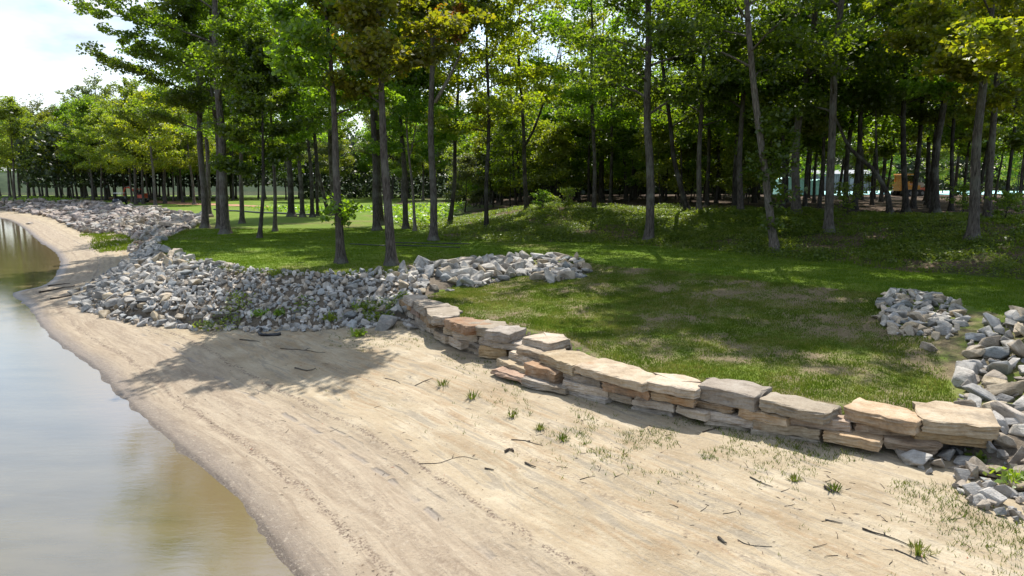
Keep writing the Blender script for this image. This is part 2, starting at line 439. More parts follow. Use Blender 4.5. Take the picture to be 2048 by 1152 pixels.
# lawn: mown grass, thin and strawy on the terrace, bare soil under the stones
t = NT('lawn_grass')
so, th, dr = t.attr('soil'), t.attr('cover'), t.attr('dry')
P = t.pos()
n1 = t.noise(P, 1.1, 5, .6); n2 = t.noise(P, 14, 5, .7); n3 = t.noise(P, .22, 3)
g = t.ramp(t.math('ADD', t.math('MULTIPLY', n1, .5), t.math('MULTIPLY', n2, .5)), [(.34, (.054, .102, .010)), (.5, (.104, .166, .018)), (.66, (.162, .218, .030))])
g = t.mix(t.rng(n3, .42, .64, 0, .45), g, (.135, .158, .032))
straw = t.ramp(n2, [(.3, (.095, .075, .042)), (.55, (.180, .142, .085)), (.72, (.27, .22, .14))])
thin = t.math('SUBTRACT', 1.0, t.rng(t.math('ADD', th, t.math('MULTIPLY', t.math('ADD', t.math('MULTIPLY', t.math('SUBTRACT', n2, .5), 1.0), t.math('MULTIPLY', t.math('SUBTRACT', t.noise(P, 4.2, 5, .65), .5), .9)))), .34, .80))
c = t.mix(thin, g, straw)
c = t.mix(t.math('MULTIPLY', dr, t.rng(n1, .35, .6, .4, 1)), c, t.ramp(n2, [(.3, (.10, .085, .035)), (.65, (.21, .175, .075))]))
c = t.mix(t.rng(t.math('ADD', so, t.math('MULTIPLY', t.math('SUBTRACT', n1, .5), .6)), .4, .6), c, t.ramp(n2, [(.3, (.075, .06, .045)), (.7, (.20, .165, .125))]))
M_LAWN = t.pbr(c, .95, t.bump(n2, .8, .05), .1)

t = NT('bank_soil_and_litter')
P = t.pos(); d_ = t.attr('bank_dist')
n1 = t.noise(P, .8, 5, .62); n2 = t.noise(P, 9, 6, .7)
litter = t.ramp(n2, [(.3, (.045, .032, .022)), (.5, (.105, .075, .050)), (.7, (.20, .150, .105))])
green = t.ramp(n2, [(.3, (.035, .066, .010)), (.7, (.085, .130, .022))])
c = t.mix(t.math('MULTIPLY', t.rng(t.math('ADD', t.attr('cover'), t.math('MULTIPLY', t.math('SUBTRACT', n2, .5), .25)), .40, .54), .85), litter, green)
M_BANK = t.pbr(c, .95, t.bump(n2, .9, .08), .1)
t = NT('leaf_litter')
P = t.pos(); n1 = t.noise(P, .5, 5, .62); n2 = t.noise(P, 6, 6, .7)
c = t.ramp(t.math('ADD', t.math('MULTIPLY', n1, .5), t.math('MULTIPLY', n2, .5)), [(.35, (.032, .022, .016)), (.5, (.075, .053, .037)), (.64, (.15, .108, .078))])
M_LITTER = t.pbr(c, .95, t.bump(n2, .9, .08), .1)
t = NT('meadow_grass')
P = t.pos(); n1 = t.noise(P, .3, 5, .62); n2 = t.noise(P, 3, 6, .7)
c = t.ramp(t.math('ADD', t.math('MULTIPLY', n1, .5), t.math('MULTIPLY', n2, .5)), [(.35, (.055, .105, .012)), (.5, (.105, .165, .02)), (.64, (.17, .21, .035))])
M_MEADOW = t.pbr(c, .95, t.bump(n2, .9, .1), .1)
t = NT('red_soil')
P = t.pos(); n2 = t.noise(P, 2.5, 6, .7)
M_REDSOIL = t.pbr(t.ramp(n2, [(.3, (.22, .11, .065)), (.7, (.42, .25, .16))]), .95, t.bump(n2, .8, .1), .1)

# water: silty, with fine wind ripple
t = NT('silty_water')
P = t.pos(); s_ = t.attr('shore_dist')
rp = t.noise(t.map(P, (1.0, 3.2, 1), (0, 0, 0), (0, 0, math.radians(-14))), 1.5, 5, .6, .4)
rp2 = t.noise(t.map(P, (1.0, 2.4, 1), (0, 0, 0), (0, 0, math.radians(-8))), 9.0, 5, .65, .3)
hh = t.math('ADD', t.math('MULTIPLY', rp, .8), t.math('MULTIPLY', rp2, .20))
n1 = t.noise(t.map(P, (.4, 1.2, 1)), .9, 5, .6)
c = t.ramp(n1, [(.35, (.100, .083, .040)), (.65, (.134, .111, .056))])
c = t.mix(t.rng(t.math('ADD', s_, t.math('MULTIPLY', n1, .8)), -1.1, .25), c, (.150, .113, .060))
M_WATER = t.pbr(c, .035, t.bump(hh, .075, .05), 1.0, IOR=1.66)

def stone_mat(name, stops, vein, rust=None, scale=1.0):
    t = NT(name)
    o = t.obj(); r = t.oinf()
    off = t.n('CombineXYZ'); t.i(off.inputs[0], t.math('MULTIPLY', r, 37.0)); t.i(off.inputs[1], t.math('MULTIPLY', r, 91.0))
    v = t.n('VectorMath', operation='ADD'); t.i(v.inputs[0], o); t.i(v.inputs[1], off.outputs[0])
    v = v.outputs[0]
    n = t.noise(v, 2.2*scale, 7, .62); f = t.noise(v, 16*scale, 6, .7)
    c = t.ramp(t.math('ADD', t.math('MULTIPLY', n, .62), t.math('MULTIPLY', f, .38)), stops)
    lay = t.noise(t.map(v, (.7, .7, 7.0)), 2.0*scale, 5, .6)
    c = t.mix(t.rng(lay, .56, .68, 0, .38), c, vein)
    if rust: c = t.mix(t.rng(t.noise(v, 1.3*scale, 5, .65), rust[1], rust[1]+.16, 0, .85), c, rust[0])
    c = t.mix(t.rng(t.noise(v, .9*scale, 6, .7), .50, .66, 0, .55), c, (.115, .095, .072))
    c = t.hsv(c, t.math('ADD', .494, t.math('MULTIPLY', r, .012)), t.math('ADD', .75, t.math('MULTIPLY', r, .45)), t.math('ADD', .74, t.math('MULTIPLY', t.math('FRACT', t.math('MULTIPLY', r, 13.7)), .48)))
    h = t.math('ADD', t.math('ADD', t.math('MULTIPLY', n, .6), t.math('MULTIPLY', f, .3)), t.math('MULTIPLY', lay, .45))
    return t.pbr(c, .88, t.bump(h, .95, .07), .2)
M_SLAB = stone_mat('sandstone_tan', [(.33, (.235, .175, .120)), (.5, (.360, .288, .208)), (.66, (.455, .39, .305))], (.44, .375, .295), ((.30, .18, .10), .58))
M_SLAB_GREY = stone_mat('sandstone_grey', [(.33, (.220, .178, .137)), (.5, (.335, .283, .225)), (.66, (.44, .39, .325))], (.43, .38, .315), ((.29, .195, .12), .64))
M_SLAB_RUST = stone_mat('sandstone_rusty', [(.33, (.20, .118, .066)), (.5, (.325, .205, .125)), (.66, (.42, .315, .225))], (.43, .36, .28), ((.28, .135, .06), .52))
M_SLAB_BROWN = stone_mat('sandstone_brown', [(.33, (.21, .145, .09)), (.5, (.335, .240, .155)), (.66, (.43, .345, .25))], (.43, .37, .29), ((.30, .165, .08), .54))
M_ROCK_A = stone_mat('limestone_grey', [(.33, (0.182, 0.175, 0.164)), (.5, (0.298, 0.285, 0.264)), (.66, (0.422, 0.405, 0.372))], (0.442, 0.414, 0.372), scale=1.6)
M_ROCK_B = stone_mat('limestone_bluish', [(.33, (0.154, 0.161, 0.160)), (.5, (0.250, 0.258, 0.255)), (.66, (0.355, 0.363, 0.354))], (0.403, 0.396, 0.372), scale=1.6)
M_ROCK_C = stone_mat('limestone_buff', [(.33, (0.240, 0.193, 0.138)), (.5, (0.365, 0.304, 0.229)), (.66, (0.480, 0.414, 0.328))], (0.480, 0.423, 0.346), ((0.365, 0.239, 0.121), .62), scale=1.6)
M_ROCK_D = stone_mat('limestone_pale', [(.33, (0.298, 0.271, 0.233)), (.5, (0.413, 0.382, 0.337)), (.66, (0.538, 0.506, 0.458))], (0.499, 0.460, 0.406), scale=1.6)
M_ROCK_FAR = stone_mat('far_stone_pinkish', [(.33, (0.186, 0.151, 0.131)), (.5, (0.279, 0.232, 0.204)), (.66, (0.388, 0.335, 0.299))], (0.372, 0.323, 0.293), scale=.8)
# ------------------------------------------------------------------ where things stand (metres; camera foot at 0,0)
TREES = [('tree', 'slender lawn tree with a leafy tuft halfway up its trunk, next to the riprap', -7.44, 29.52, [(0.0, 0.0), (0.01, 2.08), (-0.07, 4.41)], 0.19, 13.4, 6.0, 2.6, 'g', 'b',
  {'epi': ((2.2, 16, 0.75),), 'n': 11500, 'rc': (0.4, 0.85)}),
 ('tree', 'thick lawn tree with flared foot at the riprap edge, bare below its yellowish crown', -5.15, 28.99, [(0.0, 0.0), (-0.08, 2.76), (-0.17, 5.23), (-0.26, 7.84)], 0.208, 14.2, 6.4,
  3.1, 'y', 'b', {'n': 12500, 'rc': (0.42, 0.85)}),
 ('tree', 'tallest straight grey trunk on the left part of the lawn', -20.09, 47.89, [(0.0, 0.0), (0.12, 5.78), (0.17, 9.78)], 0.307, 28, 8.5, 6.0, 'g', 'b', {'n': 19000}),
 ('tree', 'big lawn tree whose boughs reach out over the beach and into the sky', -24.2, 53.89, [(0.0, 0.0), (0.19, 4.51), (0.11, 10.54)], 0.265, 27, 7.0, 6.4, 'd', 'b',
  {'n': 24000, 'spread': (-0.25, -0.1)}),
 ('tree', 'thin grey trunk standing close behind the tallest straight lawn trunk', -23.17, 54.16, [(0.0, 0.0), (0.08, 2.98), (0.17, 6.83)], 0.205, 22, 8, 4.5, 'g', 'b', {'n': 14000}),
 ('young_tree', 'small leaning young tree with a low dark crown in front of the lawn trunks', -16.04, 43.34, [(0.0, 0.0), (0.21, 1.45), (0.38, 2.86)], 0.131, 12, 3.6, 2.7, 'd', 'b',
  {'n': 15000, 'rc': (0.5, 0.8)}),
 ('young_tree', 'short slim trunk just right of the leaning young tree', -17.48, 50.4, [(0.0, 0.0), (0.08, 2.3)], 0.152, 13, 5.5, 2.9, 'g', 'b', {'n': 11000}),
 ('tree', 'slim grey trunk between the tallest lawn trunk and the leaning young tree', -23.4, 59.32, [(0.0, 0.0), (0.16, 2.02), (0.25, 4.15)], 0.202, 19, 7.0, 4.2, 'g', 'b', {'n': 13000}),
 ('tree', 'grey trunk beside the far end of the cove riprap', -32.24, 72.94, [(0.0, 0.0), (0.08, 2.74)], 0.275, 22, 8, 4.8, 'g', 'b', {'n': 13000}),
 ('tree', 'straight grey trunk behind the thick flared lawn tree', -9.87, 49.98, [(0.0, 0.0), (-0.06, 2.93), (-0.03, 6.48)], 0.264, 24, 9, 5.0, 'g', 'b', {'n': 16000}),
 ('tree', 'dark thick trunk close behind the flared lawn tree', -11.01, 57.72, [(0.0, 0.0), (-0.14, 3.75)], 0.262, 23, 9, 4.4, 'd', 'd', {'n': 14000}),
 ('tree', 'tall straight grey tree with turning yellow and red leaves and a dead pale limb', -4.82, 41.86, [(0.0, 0.0), (0.04, 3.97), (0.04, 8.95), (0.07, 12.36)], 0.237, 21, 10.5, 4.8, 'a',
  'b', {'dead': ((0.25, -0.1, 8.2), (2.0, -0.3, 11.2)), 'n': 19000}),
 ('tree', 'grey trunk at the back of the lawn beside a pale forked trunk', -8.07, 52.02, [(0.0, 0.0), (-0.04, 2.94), (-0.12, 5.9)], 0.216, 20, 8, 4.2, 'g', 'b', {'n': 13000}),
 ('tree', 'thin pale forked trunk at the back edge of the lawn', -6.96, 49.05, [(0.0, 0.0), (-0.15, 3.27), (-0.36, 6.4)], 0.111, 13, 5.5, 2.9, 'g', 'p',
  {'fork': (5.2, 0.9, 0.2, 10), 'n': 10000}),
 ('tree', 'dark wavy trunk at the left end of the leafy bank', -5.05, 55.73, [(0.0, 0.0), (0.46, 3.9), (0.69, 9.76), (0.84, 15.44)], 0.189, 21, 6.5, 4.2, 'y', 'd', {'n': 12000}),
 ('tree', 'dark straight trunk on the foot of the leafy bank, left of a forked tree', -1.72, 46.24, [(0.0, 0.0), (0.05, 3.6), (0.14, 8.47)], 0.157, 21, 6.0, 4.2, 'y', 'd', {'n': 12000}),
 ('tree', 'leftmost thick dark trunk of the clump in front of the sunlit meadow', -23.14, 71.93, [(0.0, 0.0), (-0.02, 3.78)], 0.353, 21, 8, 4.0, 'g', 'd',
  {'group': 'dark trunks in front of the meadow', 'n': 7000}),
 ('tree', 'second dark trunk of the clump in front of the sunlit meadow', -21.74, 71.12, [(0.0, 0.0), (-0.03, 3.79)], 0.242, 21, 8, 4.0, 'g', 'd',
  {'group': 'dark trunks in front of the meadow', 'n': 7000}),
 ('tree', 'third dark trunk of the clump in front of the sunlit meadow', -20.79, 71.44, [(0.0, 0.0), (-0.04, 3.81)], 0.216, 21, 8, 4.0, 'g', 'd',
  {'group': 'dark trunks in front of the meadow', 'n': 7000}),
 ('tree', 'thinnest dark trunk of the clump in front of the sunlit meadow', -21.02, 74.28, [(0.0, 0.0), (-0.05, 3.85)], 0.168, 21, 8, 4.0, 'g', 'd',
  {'group': 'dark trunks in front of the meadow', 'n': 7000}),
 ('tree', 'rightmost thick dark trunk of the clump in front of the sunlit meadow', -19.89, 76.64, [(0.0, 0.0), (-0.07, 3.86)], 0.376, 21, 8, 4.0, 'g', 'd',
  {'group': 'dark trunks in front of the meadow', 'n': 7000}),
 ('tree', 'slanting dark trunk in the clump in front of the sunlit meadow', -20.67, 77.23, [(0.0, 0.0), (-0.92, 4.72)], 0.233, 20, 8, 4.0, 'g', 'd', {'n': 7000}),
 ('tree', 'big pale-streaked tree with root spread on the slope of the leafy bank', 7.82, 39.04, [(0.0, 0.0), (0.01, 2.36), (0.01, 5.14), (-0.25, 7.33), (-0.46, 10.53)], 0.251, 27, 6.5, 6.5,
  'd', 'b', {'n': 26000, 'spread': (0, -0.3), 'thin': 40}),
 ('tree', 'leaning pale trunk wrapped in hanging green leaves on the bank', 12.79, 33.07, [(0.0, 0.0), (-0.48, 2.01), (-0.79, 4.14), (-1.06, 6.46), (-1.5, 8.96), (-2.0, 11.4)], 0.2, 23, 7.5,
  5.4, 'd', 'p',
  {'epi': ((3.4, 12, 0.8, 0.7), (4.6, 14, 1.0, 0.8), (5.6, 14, 1.0, 0.8), (6.6, 12, 0.9, 0.7), (1.6, 5, 0.4, 0.1), (3.6, 6, 0.5, -0.5)), 'n': 24000, 'spread': (-0.3, -0.4), 'thin': 40}),
 ('tree', 'straight grey trunk on the bank right of the leaning pale one', 16.51, 35.65, [(0.0, 0.0), (-0.09, 2.12), (-0.19, 4.65), (-0.17, 7.13), (-0.09, 9.55)], 0.215, 26, 5.5, 5.2, 'g',
  'b', {'n': 21000, 'thin': 22}),
 ('tree', 'stout grey trunk nearest the right end of the bank, with broken shaggy top', 20.63, 30.56, [(0.0, 0.0), (-0.06, 1.71), (-0.18, 4.11)], 0.219, 18, 5.4, 4.2, 'y', 'b',
  {'n': 16000}),
 ('tree', 'grey trunk just behind the stout trunk at the right end of the bank', 24.65, 35.55, [(0.0, 0.0), (-0.08, 2.25), (-0.12, 4.01)], 0.175, 20, 5.5, 4.0, 'g', 'b', {'n': 13000}),
 ('tree', 'thick grey trunk with dark root hollow on top of the bank', 16.94, 40.91, [(0.0, 0.0), (-0.22, 2.56), (-0.18, 5.15), (0.02, 7.98)], 0.247, 25, 5.5, 5.0, 'd', 'b', {'n': 16000}),
 ('tree', 'slim grey trunk on the bank top left of the leaning pale one', 12.27, 45.04, [(0.0, 0.0), (-0.06, 2.4), (-0.08, 5.26)], 0.17, 23, 5.0, 4.4, 'd', 'b', {'n': 14000}),
 ('tree', 'knotty grey trunk on the bank top beside the leaning pale one', 14.51, 43.58, [(0.0, 0.0), (-0.24, 2.94), (-0.14, 6.0), (-0.19, 9.29)], 0.181, 23, 5.0, 4.6, 'd', 'b',
  {'n': 14000}),
 ('tree', 'thin straight grey trunk on the bank top, centre of the wood edge', 5.87, 49.18, [(0.0, 0.0), (-0.05, 3.17), (-0.15, 6.63), (-0.36, 10.34)], 0.149, 21, 5.0, 4.0, 'g', 'b',
  {'n': 13000}),
 ('tree', 'dark forked tree on the bank top with wide rising boughs', 1.22, 55.78, [(0.0, 0.0), (-0.17, 3.2), (-0.42, 7.13), (-0.59, 11.73)], 0.19, 21, 7.0, 4.6, 'y', 'd',
  {'fork': (5.0, 3.4, 0.3, 15), 'n': 14000}),
 ('tree', 'dark leaning trunk on the bank top by the slim grey trunk', 11.79, 46.11, [(0.0, 0.0), (-0.65, 2.02), (-1.14, 3.66)], 0.174, 19, 5, 3.8, 'd', 'd', {'n': 10000}),
 ('tree', 'low forked tree leaning left on the bank top in front of the turquoise sheeting', 22.47, 40.78, [(0.0, 0.0), (-0.22, 1.27), (-1.09, 2.58), (-2.66, 3.88)], 0.154, 9, 6.0, 3.0, 'd',
  'd', {'fork': (2.2, -0.2, 0.6, 7), 'n': 9000}),
 ('tree', 'thick black trunk in the wood between the orange machine and the stout right trunk', 26.1, 42.33, [(0.0, 0.0), (-0.15, 2.59), (-0.12, 6.15)], 0.224, 25, 5.5, 5.0, 'd', 'd',
  {'n': 14000}),
 ('tree', 'dark trunk in the wood right in front of the orange machine', 23.85, 41.54, [(0.0, 0.0), (-0.34, 2.51), (-0.52, 6.01)], 0.173, 23, 5, 4.4, 'd', 'd', {'n': 12000}),
 ('tree', 'near tree with large bright yellow-green leaves hanging in at the right edge', 18.7, 22.4, [(0, 0), (0.3, 6)], 0.26, 14, 4.0, 5.4, 'y', 'b',
  {'leaf': 0.25, 'n': 26000, 'spread': (-0.45, 0)})]
WOOD = [(6.88, 70.33, 1, 3.45, 0.94, 'second dark trunk back into the wood just left of the thin bank-top trunk'),
 (18.09, 60.96, 1, 3.94, 1.07, 'second dark trunk back into the wood just right of the slim grey bank-top trunk'),
 (37.46, 55.27, 4, 5.44, 1.01, 'sixth dark trunk back into the wood just right of the stout shaggy trunk'),
 (18.92, 86.22, 1, 4.4, 0.89, 'second dark trunk back into the wood just right of the big pale-streaked tree'),
 (33.85, 55.68, 3, 3.51, 1.12, 'fourth dark trunk back into the wood just left of the thick black trunk'),
 (14.79, 85.46, 0, 1.83, 0.86, 'seventh dark trunk back into the wood just left of the big pale-streaked tree'),
 (22.99, 65.57, 0, 4.87, 0.97, 'first dark trunk back into the wood just right of the knotty grey trunk'),
 (6.37, 89.7, 1, 3.66, 0.95, 'sixth dark trunk back into the wood just left of the thin bank-top trunk'),
 (11.23, 87.96, 1, 2.58, 0.86, 'fourth dark trunk back into the wood just right of the thin bank-top trunk'),
 (0.92, 77.11, 4, 3.59, 1.13, 'second dark trunk back into the wood just left of the wide forked bank tree'),
 (20.44, 54.42, 3, 1.98, 0.98, 'first dark trunk back into the wood just right of the leaning pale tree'),
 (12.27, 98.06, 2, 5.5, 0.88, 'sixth dark trunk back into the wood just right of the thin bank-top trunk'),
 (5.32, 84.96, 4, 5.52, 1.12, 'third dark trunk back into the wood just right of the wide forked bank tree'),
 (25.3, 63.49, 1, 2.39, 1.09, 'third dark trunk back into the wood just left of the trunk with root hollow'),
 (14.44, 64.47, 1, 0.6, 0.88, 'first dark trunk back into the wood just left of the dark leaning bank-top trunk'),
 (21.02, 56.51, 1, 0.74, 1.02, 'second dark trunk back into the wood just right of the leaning pale tree'),
 (3.61, 87.72, 4, 4.49, 1.0, 'fourth dark trunk back into the wood just right of the wide forked bank tree'),
 (15.56, 48.22, 1, 1.44, 0.9, 'first dark trunk back into the wood just left of the knotty grey trunk'),
 (33.61, 66.46, 2, 1.12, 1.12, 'third dark trunk back into the wood just left of the low forked leaning tree'),
 (47.29, 68.67, 0, 0.48, 1.04, 'ninth dark trunk back into the wood just right of the stout shaggy trunk'),
 (0.52, 95.06, 4, 5.99, 0.9, 'fourth dark trunk back into the wood just left of the wide forked bank tree'),
 (39.54, 83.31, 4, 5.81, 1.15, 'fourth dark trunk back into the wood just right of the straight grey bank trunk'),
 (39.02, 59.38, 1, 1.45, 0.95, 'first dark trunk back into the wood just left of the stout shaggy trunk'),
 (6.28, 96.68, 1, 0.83, 0.86, 'ninth dark trunk back into the wood just right of the wide forked bank tree'),
 (17.98, 48.65, 3, 1.82, 1.12, 'first dark trunk back into the wood just left of the leaning pale tree'),
 (40.24, 81.11, 1, 3.19, 0.96, 'third dark trunk back into the wood just right of the straight grey bank trunk'),
 (8.57, 66.2, 0, 0.67, 1.04, 'second dark trunk back into the wood just right of the thin bank-top trunk'),
 (37.9, 45.37, 1, 1.57, 1.07, 'first dark trunk back into the wood just right of the stout shaggy trunk'),
 (12.18, 94.77, 0, 0.19, 0.93, 'fifth dark trunk back into the wood just right of the thin bank-top trunk'),
 (15.44, 54.49, 0, 5.01, 0.94, 'first dark trunk back into the wood just right of the slim grey bank-top trunk'),
 (30.96, 72.67, 0, 0.96, 0.92, 'third dark trunk back into the wood just right of the trunk with root hollow'),
 (47.09, 59.44, 2, 4.25, 0.97, 'seventh dark trunk back into the wood just right of the stout shaggy trunk'),
 (2.74, 79.95, 1, 1.16, 1.01, 'second dark trunk back into the wood just right of the wide forked bank tree'),
 (23.73, 57.59, 0, 5.62, 0.99, 'second dark trunk back into the wood just right of the trunk with root hollow'),
 (24.17, 60.8, 2, 0.96, 1.02, 'second dark trunk back into the wood just left of the trunk with root hollow'),
 (-2.01, 95.0, 1, 0.28, 0.95, 'third dark trunk back into the wood just right of the dark straight bank-foot trunk'),
 (11.22, 67.86, 4, 2.67, 1.12, 'first dark trunk back into the wood just left of the big pale-streaked tree'),
 (18.6, 66.42, 0, 3.64, 1.04, 'third dark trunk back into the wood just right of the slim grey bank-top trunk'),
 (18.14, 45.98, 4, 1.91, 0.96, 'first dark trunk back into the wood just left of the trunk with root hollow'),
 (15.77, 80.01, 0, 6.16, 1.15, 'fifth dark trunk back into the wood just left of the big pale-streaked tree'),
 (7.55, 108.11, 1, 5.34, 1.06, 'tenth dark trunk back into the wood just left of the thin bank-top trunk'),
 (51.26, 79.8, 0, 1.98, 1.11, 'second dark trunk back into the wood just left of the stout shaggy trunk'),
 (8.94, 100.58, 1, 0.21, 0.85, 'ninth dark trunk back into the wood just left of the thin bank-top trunk'),
 (15.21, 70.15, 3, 2.71, 1.0, 'first dark trunk back into the wood just right of the big pale-streaked tree'),
 (-3.75, 90.18, 1, 2.16, 0.95, 'first dark trunk back into the wood just left of the dark straight bank-foot trunk'),
 (12.23, 69.74, 1, 0.63, 0.89, 'second dark trunk back into the wood just left of the big pale-streaked tree'),
 (43.96, 53.54, 3, 6.12, 1.0, 'fourth dark trunk back into the wood just right of the stout shaggy trunk'),
 (37.81, 69.57, 4, 6.12, 0.86, 'fourth dark trunk back into the wood just left of the low forked leaning tree'),
 (7.67, 80.56, 4, 1.22, 1.09, 'fourth dark trunk back into the wood just left of the thin bank-top trunk'),
 (25.51, 76.3, 2, 0.83, 1.08, 'second dark trunk back into the wood just right of the knotty grey trunk'),
 (3.45, 91.63, 0, 5.87, 1.14, 'fifth dark trunk back into the wood just right of the wide forked bank tree'),
 (21.4, 47.92, 1, 4.23, 1.04, 'first dark trunk back into the wood just left of the straight grey bank trunk'),
 (16.53, 51.05, 2, 5.72, 0.85, 'second dark trunk back into the wood just left of the knotty grey trunk'),
 (49.48, 70.53, 3, 2.16, 1.06, 'eleventh dark trunk back into the wood just right of the stout shaggy trunk'),
 (28.86, 55.14, 1, 1.38, 0.92, 'first dark trunk back into the wood just left of the low forked leaning tree'),
 (66.73, 82.5, 4, 0.21, 1.0, 'fifteenth dark trunk back into the wood just right of the stout shaggy trunk'),
 (4.17, 96.2, 3, 2.52, 1.09, 'eighth dark trunk back into the wood just right of the wide forked bank tree'),
 (5.26, 93.93, 1, 4.81, 1.07, 'sixth dark trunk back into the wood just right of the wide forked bank tree'),
 (-7.74, 110.53, 1, 1.05, 1.1, 'first dark trunk back into the wood just right of the dark wavy trunk'),
 (14.78, 81.87, 1, 5.4, 0.93, 'sixth dark trunk back into the wood just left of the big pale-streaked tree'),
 (3.89, 104.96, 4, 2.94, 1.04, 'tenth dark trunk back into the wood just right of the wide forked bank tree'),
 (17.07, 97.63, 2, 2.1, 0.95, 'ninth dark trunk back into the wood just left of the big pale-streaked tree'),
 (54.57, 73.95, 1, 1.39, 0.97, 'twelfth dark trunk back into the wood just right of the stout shaggy trunk'),
 (22.03, 62.54, 4, 1.61, 1.13, 'second dark trunk back into the wood just left of the leaning pale tree'),
 (7.18, 77.15, 2, 0.11, 0.95, 'third dark trunk back into the wood just left of the thin bank-top trunk'),
 (27.57, 47.22, 0, 2.25, 1.02, 'first dark trunk back into the wood just left of the thick black trunk'),
 (36.75, 81.4, 1, 1.17, 1.07, 'third dark trunk back into the wood just left of the straight grey bank trunk'),
 (13.83, 77.8, 1, 5.8, 1.1, 'fourth dark trunk back into the wood just left of the big pale-streaked tree'),
 (34.11, 63.64, 0, 3.93, 1.03, 'second dark trunk back into the wood just left of the low forked leaning tree'),
 (2.68, 94.16, 1, 3.74, 1.14, 'seventh dark trunk back into the wood just right of the wide forked bank tree'),
 (-2.46, 88.17, 1, 4.18, 1.09, 'first dark trunk back into the wood just right of the dark straight bank-foot trunk'),
 (-1.56, 97.29, 2, 2.98, 1.11, 'fourth dark trunk back into the wood just right of the dark straight bank-foot trunk'),
 (32.17, 53.22, 4, 2.32, 1.11, 'third dark trunk back into the wood just left of the thick black trunk'),
 (17.19, 93.49, 3, 3.68, 0.89, 'eighth dark trunk back into the wood just left of the big pale-streaked tree'),
 (8.26, 94.66, 0, 4.74, 0.93, 'seventh dark trunk back into the wood just left of the thin bank-top trunk'),
 (29.71, 48.97, 1, 3.27, 1.12, 'second dark trunk back into the wood just left of the thick black trunk'),
 (12.42, 110.33, 1, 3.95, 1.09, 'eleventh dark trunk back into the wood just left of the thin bank-top trunk'),
 (62.2, 76.54, 1, 0.9, 0.96, 'thirteenth dark trunk back into the wood just right of the stout shaggy trunk'),
 (28.39, 44.42, 4, 2.49, 0.89, 'first dark trunk back into the wood just right of the thick black trunk'),
 (7.09, 99.29, 0, 1.49, 0.93, 'eighth dark trunk back into the wood just left of the thin bank-top trunk'),
 (-5.05, 104.98, 3, 2.86, 1.0, 'third dark trunk back into the wood just left of the dark straight bank-foot trunk'),
 (37.9, 72.06, 0, 0.73, 0.88, 'fifth dark trunk back into the wood just left of the low forked leaning tree'),
 (18.4, 109.64, 1, 2.75, 1.04, 'tenth dark trunk back into the wood just left of the big pale-streaked tree'),
 (46.21, 55.01, 4, 5.09, 1.14, 'fifth dark trunk back into the wood just right of the stout shaggy trunk'),
 (1.67, 89.0, 1, 3.65, 1.05, 'third dark trunk back into the wood just left of the wide forked bank tree'),
 (42.56, 63.27, 1, 6.03, 0.89, 'eighth dark trunk back into the wood just right of the stout shaggy trunk'),
 (42.06, 51.84, 1, 1.61, 1.14, 'third dark trunk back into the wood just right of the stout shaggy trunk'),
 (22.79, 45.73, 0, 4.31, 1.08, 'first dark trunk back into the wood just right of the straight grey bank trunk'),
 (27.2, 61.95, 1, 1.17, 1.01, 'second dark trunk back into the wood just left of the straight grey bank trunk'),
 (14.18, 57.57, 3, 0.9, 0.93, 'first dark trunk back into the wood just right of the dark leaning bank-top trunk'),
 (32.8, 76.11, 1, 2.94, 0.97, 'fourth dark trunk back into the wood just right of the trunk with root hollow'),
 (38.86, 64.52, 2, 0.99, 0.96, 'fifth dark trunk back into the wood just left of the thick black trunk'),
 (9.71, 73.35, 1, 1.97, 1.13, 'third dark trunk back into the wood just right of the thin bank-top trunk'),
 (48.57, 80.31, 4, 5.44, 0.95, 'sixth dark trunk back into the wood just left of the thick black trunk'),
 (8.82, 61.62, 1, 0.28, 1.09, 'first dark trunk back into the wood just right of the thin bank-top trunk'),
 (22.8, 81.47, 1, 5.51, 1.09, 'fifth dark trunk back into the wood just right of the slim grey bank-top trunk'),
 (20.47, 81.63, 1, 2.9, 1.02, 'second dark trunk back into the wood just right of the dark leaning bank-top trunk'),
 (12.85, 73.58, 0, 4.13, 1.05, 'third dark trunk back into the wood just left of the big pale-streaked tree'),
 (22.25, 73.73, 1, 1.39, 1.02, 'fourth dark trunk back into the wood just right of the slim grey bank-top trunk'),
 (34.68, 48.17, 1, 0.56, 0.97, 'second dark trunk back into the wood just right of the stout shaggy trunk'),
 (7.99, 85.57, 1, 2.61, 0.99, 'fifth dark trunk back into the wood just left of the thin bank-top trunk'),
 (58.59, 79.23, 3, 0.8, 1.02, 'fourteenth dark trunk back into the wood just right of the stout shaggy trunk'),
 (-2.89, 92.9, 2, 5.24, 0.89, 'second dark trunk back into the wood just right of the dark straight bank-foot trunk'),
 (23.82, 49.13, 0, 0.64, 1.06, 'second dark trunk back into the wood just right of the straight grey bank trunk'),
 (0.38, 71.45, 4, 3.07, 0.86, 'first dark trunk back into the wood just left of the wide forked bank tree'),
 (7.05, 63.29, 1, 2.95, 1.01, 'first dark trunk back into the wood just left of the thin bank-top trunk'),
 (-4.22, 95.78, 2, 1.83, 0.87, 'second dark trunk back into the wood just left of the dark straight bank-foot trunk'),
 (58.29, 69.23, 3, 2.41, 0.87, 'tenth dark trunk back into the wood just right of the stout shaggy trunk'),
 (27.65, 83.33, 1, 0.76, 0.96, 'third dark trunk back into the wood just left of the knotty grey trunk'),
 (5.3, 78.49, 0, 3.6, 0.87, 'first dark trunk back into the wood just right of the wide forked bank tree'),
 (21.44, 50.3, 1, 6.16, 1.12, 'first dark trunk back into the wood just right of the trunk with root hollow'),
 (3.32, 109.2, 0, 4.01, 1.0, 'eleventh dark trunk back into the wood just right of the wide forked bank tree')]
